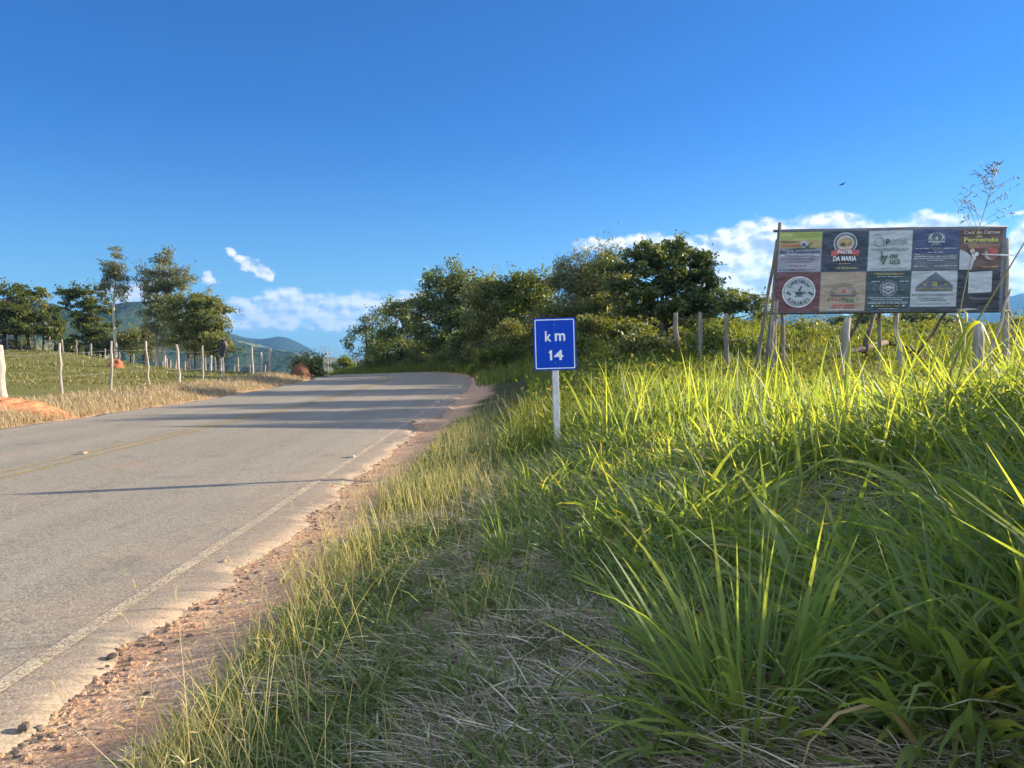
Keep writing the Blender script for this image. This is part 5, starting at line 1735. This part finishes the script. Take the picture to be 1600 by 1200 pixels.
gv = MB()
for k in range(2200):
    y = 2.2 * (16 / 2.2) ** rng.random()
    i = int(np.argmin(np.abs(CSf - (y - YB))))
    x = CX + HW + edgeR[i] + abs(rng.normal(0, .17)) - .05
    rock(gv, x, y, .003 + .014 * rng.random() ** 4, None, 0 if rng.random() < .4 else 1)
tag(gv.build('gravel', [m_clod, m_stone], None, False), 'loose gravel and broken asphalt crumbs along the ragged road edge', 'gravel', None, 'stuff')
for (u, v, Y, r, lb) in ((176, 1052, 3.42, .021, 'dark asphalt clod on the ragged edge, the one casting a long shadow'), (38, 1164, 2.75, .026, 'largest dark clod at the road edge near the picture corner'), (168, 1062, 3.32, .011, 'small dark clod touching the long shadow clod'), (350, 886, 5.0, .02, 'flat grey stone on the asphalt shoulder beside the gravel patch')):
    x = at(u, v, Y)[0]
    mb = MB()
    lat_, s_ = road_coords(x, Y)
    rock(mb, x, Y, r, float(road_z(s_, lat_)[0]) - .018 + .3 * r)
    o = mb.build('clod', m_clod if 'grey' not in lb else m_stone, None, False)
    tag(o, lb, 'clod')

# scrap of red litter in the fringe grass
p_ = at(517, 783, 7.25)
mb = MB()
zz = Hs(p_[0], 7.25) + .14
for k in range(6):
    a = k * 1.05
    d_ = np.array([cos(a), sin(a), .35 * (k % 2)]) * .035
    sdv = np.array([-sin(a), cos(a), 0.2]) * .013
    c_ = np.array([p_[0], 7.25, zz])
    mb.add([c_, c_ + d_ * .6 + sdv, c_ + d_, c_ + d_ * .6 - sdv], [(0, 1, 2, 3)])
mb.tube([c_ - np.array([0, 0, .17]), c_], .0022, 5)
tag(mb.build('flower', plain('red_petal', (.60, .09, .03), .6, .1)), 'single small red flower in the pale fringe grass by the road', 'flower')

# fallen branch in the field below the billboard
db = MB()
a0_, a1_ = at(1262, 572, 21), at(1385, 535, 23.5)
a0_[2] = max(a0_[2], Hs(a0_[0], 21) + .05); 
db.tube([a0_, a0_ * .6 + a1_ * .4 + np.array([0, 0, .08]), a0_ * .3 + a1_ * .7 + np.array([0, 0, .02]), a1_], [.04, .065, .09, .08], 9, rough=.25)
k_ = a0_ * .3 + a1_ * .7
db.tube([k_ - np.array([.0, 0, .35]), k_ + np.array([.05, 0, .25]), k_ + np.array([.32, .1, 1.0])], [.10, .08, .045], 9, rough=.25)
db.tube([a1_, a1_ + np.array([.8, .2, -.15]), a1_ + np.array([1.5, .3, -.55])], [.06, .04, .02], 7, rough=.25)
tag(db.build('dead_branch', b_grey), 'dead forked branch lying in the field below the billboard', 'dead branch')

# soaring bird
bc = at(1316, 288, 55)
mb = MB()
mb.tube([bc + np.array([-.19, 0, -.055]), bc + np.array([-.10, 0, -.02]), bc + np.array([0, 0, 0]), bc + np.array([.09, 0, .025]), bc + np.array([.15, 0, .02])], [.012, .04, .05, .035, .008], 8)
for sgn in (-1, 1):
    mb.add([bc + np.array([.05, .03 * sgn, .015]), bc + np.array([.10, .32 * sgn, .05]), bc + np.array([.02, .62 * sgn, .03]), bc + np.array([-.06, .30 * sgn, .03]), bc + np.array([-.07, .03 * sgn, .0])], [(0, 1, 2, 3, 4)])
tag(mb.build('bird', plain('dark_feathers', (.02, .02, .022), .8)), 'small dark bird soaring in the clear sky above the billboard', 'bird')

# big tussock near the viewer
m_stem = leaf_mat('grass_stem', [(0, (0.10, 0.14, 0.03)), (.6, (0.26, 0.24, 0.09)), (1, (0.42, 0.34, 0.18))], trans=.25)


def clump(name, x, y, n, Lr, Wr, label, l1=1.0, seg=7, tint=(0.05, .75), spread=.12, lean=.55):
    B_ = Blades()
    a = U(0, 2 * pi, n)
    r_ = spread * np.sqrt(rng.random(n))
    ln0 = np.abs(rng.normal(0, lean, n))
    B_.add(root(x + r_ * np.cos(a), y + r_ * np.sin(a)), U(*Lr, n), U(*Wr, n), a + U(-.4, .4, n), ln0, ln0 + np.abs(rng.normal(.5, .4, n)) * l1, seg, U(*tint, n))
    return tag(B_.build(name, m_guinea), label, 'grass tussock')


clump('grass_tussock', .66, 2.07, 330, (.18, .68), (.008, .022), 'large spreading green tussock on grey thatch in the near corner', 1.4, lean=.85)
clump('grass_tussock', .22, 2.9, 36, (.14, .30), (.006, .012), 'small low green tuft alone in the grey thatch beside the large tussock', 1.2, 5, (.1, .6), .07)
clump('grass_tussock', -.02, 4.3, 60, (.2, .45), (.006, .012), 'fresh green tuft at the edge of the shade between strip and bank', 1.1, 5, (.2, .7), .1)

# tall reed grass with an arching leaf
gp = at(1478, 640, 5.2)
rt = empty('reed_grass', (gp[0], 5.2, Hs(gp[0], 5.2)), 'tall reed grass with broad folded yellow green leaves before the billboard', 'grass plant')
tb = MB()
g0 = np.array([gp[0], 5.2, Hs(gp[0], 5.2)])
tb.tube([g0, at(1482, 590, 5.2), at(1500, 545, 5.2), at(1540, 480, 5.2), at(1600, 380, 5.2), at(1640, 310, 5.2)], [.010, .008, .007, .006, .004, .002], 6)
o = tb.build('stem', m_stem, rt)
o.data.attributes.new('tint', 'FLOAT', 'POINT').data.foreach_set('value', np.full(len(o.data.vertices), .35, np.float32))


def ribbon(pts, wmax, name, parent, mat=m_guinea, tint=.75, side=(1, 0, 0)):
    pts = [np.array(q) for q in pts]
    # resample smoothly
    P_ = []
    for i in range(len(pts) - 1):
        p0, p1, p2, p3 = pts[max(i - 1, 0)], pts[i], pts[i + 1], pts[min(i + 2, len(pts) - 1)]
        for k in range(6):
            t = k / 6
            P_.append(.5 * ((2 * p1) + (p2 - p0) * t + (2 * p0 - 5 * p1 + 4 * p2 - p3) * t * t + (3 * p1 - p0 - 3 * p2 + p3) * t ** 3))
    P_.append(pts[-1])
    n = len(P_)
    vs, sd = [], np.array(side, float)
    for i, p in enumerate(P_):
        t = i / (n - 1)
        d = P_[min(i + 1, n - 1)] - P_[max(i - 1, 0)]
        d /= np.linalg.norm(d) + 1e-9
        s_ = sd - d * np.dot(sd, d)
        s_ /= np.linalg.norm(s_) + 1e-9
        w = wmax * .5 * (min(1, .45 + t * 2.2)) * (1 - t ** 2.4) + .001
        nn = np.cross(d, s_)
        vs += [p - s_ * w, p + nn * w * .22, p + s_ * w]
    q = []
    for i in range(n - 1):
        for k in (0, 1):
            q.append((i * 3 + k, i * 3 + k + 1, (i + 1) * 3 + k + 1, (i + 1) * 3 + k))
    return link(name, np_mesh(name, np.array(vs), np.array(q), tint=np.full(len(vs), tint), smooth=True), mat, parent)


ribbon([at(1476, 575, 5.2), at(1492, 548, 5.18), at(1512, 515, 5.15), at(1530, 503, 5.1), at(1541, 520, 5.05), at(1551, 547, 5.02)], .05, 'leaf', rt, side=(.75, .5, -.4))
ribbon([at(1508, 535, 5.2), at(1504, 510, 5.22), at(1498, 488, 5.25), at(1510, 490, 5.2), at(1508, 525, 5.15), at(1507, 550, 5.1)], .034, 'leaf', rt, side=(1, .4, 0))
ribbon([at(1494, 612, 5.2), at(1503, 575, 5.2), at(1517, 530, 5.2), at(1521, 515, 5.2)], .036, 'leaf', rt, side=(1, .3, .3))
ribbon([at(1452, 585, 5.2), at(1462, 550, 5.2), at(1475, 508, 5.2)], .024, 'leaf', rt, side=(1, .2, .2))
ribbon([at(1495, 640, 5.1), at(1530, 624, 5.0), at(1580, 605, 4.9), at(1640, 596, 4.7)], .05, 'leaf', rt, side=(.2, .3, 1))
ribbon([at(1324, 640, 5.2), at(1322, 590, 5.2), at(1328, 545, 5.2), at(1327, 532, 5.2)], .03, 'leaf', rt, side=(1, .2, 0))

# tall airy seed plume against the sky
pp = at(1502, 560, 4.6)
rt = empty('seeding_grass', (pp[0], 4.6, Hs(pp[0], 4.6)), 'single tall grass stalk with an airy open plume against the sky', 'grass plant')
tb = MB()
chain = [np.array([pp[0] - .1, 4.6, Hs(pp[0] - .1, 4.6)]), at(1490, 540, 4.6), at(1505, 460, 4.6), at(1520, 390, 4.6), at(1535, 340, 4.6), at(1550, 290, 4.6), at(1563, 252, 4.6)]
tb.tube(chain, [.0045, .004, .0032, .0025, .002, .0016, .0008], 5)
o = tb.build('stem', m_stem, rt)
o.data.attributes.new('tint', 'FLOAT', 'POINT').data.foreach_set('value', np.full(len(o.data.vertices), .5, np.float32))
tb = MB()
for k in range(30):
    t = .42 * (k / 30) ** .9 + .56
    f_ = t * (len(chain) - 1)
    i = min(int(f_), len(chain) - 2)
    p0 = chain[i] + (chain[i + 1] - chain[i]) * (f_ - i)
    L_ = (.30 * (1 - (k / 30) ** .8) + .05) * rng.uniform(.6, 1.1)
    a = rng.uniform(0, 2 * pi)
    dr = np.array([cos(a), sin(a) * .8, rng.uniform(.35, .9)])
    dr /= np.linalg.norm(dr)
    e_ = p0 + dr * L_ - np.array([0, 0, .05 * L_])
    tb.tube([p0, p0 * .5 + e_ * .5 + np.array([0, 0, .03 * L_]), e_], [.0011, .0008, .0006], 4)
    for q in range(7):
        tt = rng.uniform(.35, 1)
        c_ = p0 * (1 - tt) + e_ * tt
        d2 = rng.normal(0, 1, 3) * .008
        tb.tube([c_, c_ + d2, c_ + d2 * 2], [.0008, .0026, .0005], 4)
o = tb.build('plume', m_stem, rt)
o.data.attributes.new('tint', 'FLOAT', 'POINT').data.foreach_set('value', np.full(len(o.data.vertices), .6, np.float32))

# long bent stalks across the tall grass
for pts, lb in (([at(1365, 575, 4.9), at(1420, 610, 4.7), at(1500, 670, 4.4), at(1560, 715, 4.2), at(1640, 775, 4.0)], 'long dry stalk slanting across the sunlit grass beneath the billboard'),
                ([at(1200, 622, 5.2), at(1250, 650, 5.0), at(1290, 684, 4.8), at(1330, 730, 4.6)], 'bowed straw stalk over the tall grass beside the thatch heap'),
                ([at(1360, 780, 3.7), at(1400, 825, 3.5), at(1440, 860, 3.3), at(1500, 930, 3.1)], 'greenish stalk drooping in the shaded grass below the sunlit crest'),
                ([at(1640, 440, 5.0), at(1570, 545, 5.1), at(1520, 610, 5.2), at(1480, 650, 5.2)], 'brown stalk crossing the billboard\'s outer post')):
    tb = MB()
    tb.tube(pts, [.0045, .004, .0035, .003, .002][:len(pts)], 5)
    o = tb.build('grass_stalk', m_stem)
    o.data.attributes.new('tint', 'FLOAT', 'POINT').data.foreach_set('value', np.full(len(o.data.vertices), .85, np.float32))
    tag(o, lb, 'grass stalk')

# ------------------------------------------------------------------ haze
m_haze, N = new_mat('haze_air')
pv = N.n('ShaderNodeVolumePrincipled', {'Color': (0.16, 0.42, 0.85, 1), 'Density': 0.00017, 'Anisotropy': 0.2})
out = N.n('ShaderNodeOutputMaterial')
N.t.links.new(pv.outputs[0], out.inputs['Volume'])
hz = MB()
hz.frame_box((0, 0, 155), np.array([7400, 0, 0]), np.array([0, 7400, 0]), np.array([0, 0, 205]))
tag(hz.build('haze', m_haze, None, False), 'thin bluish air between the viewer and the mountains', None, None, 'stuff')
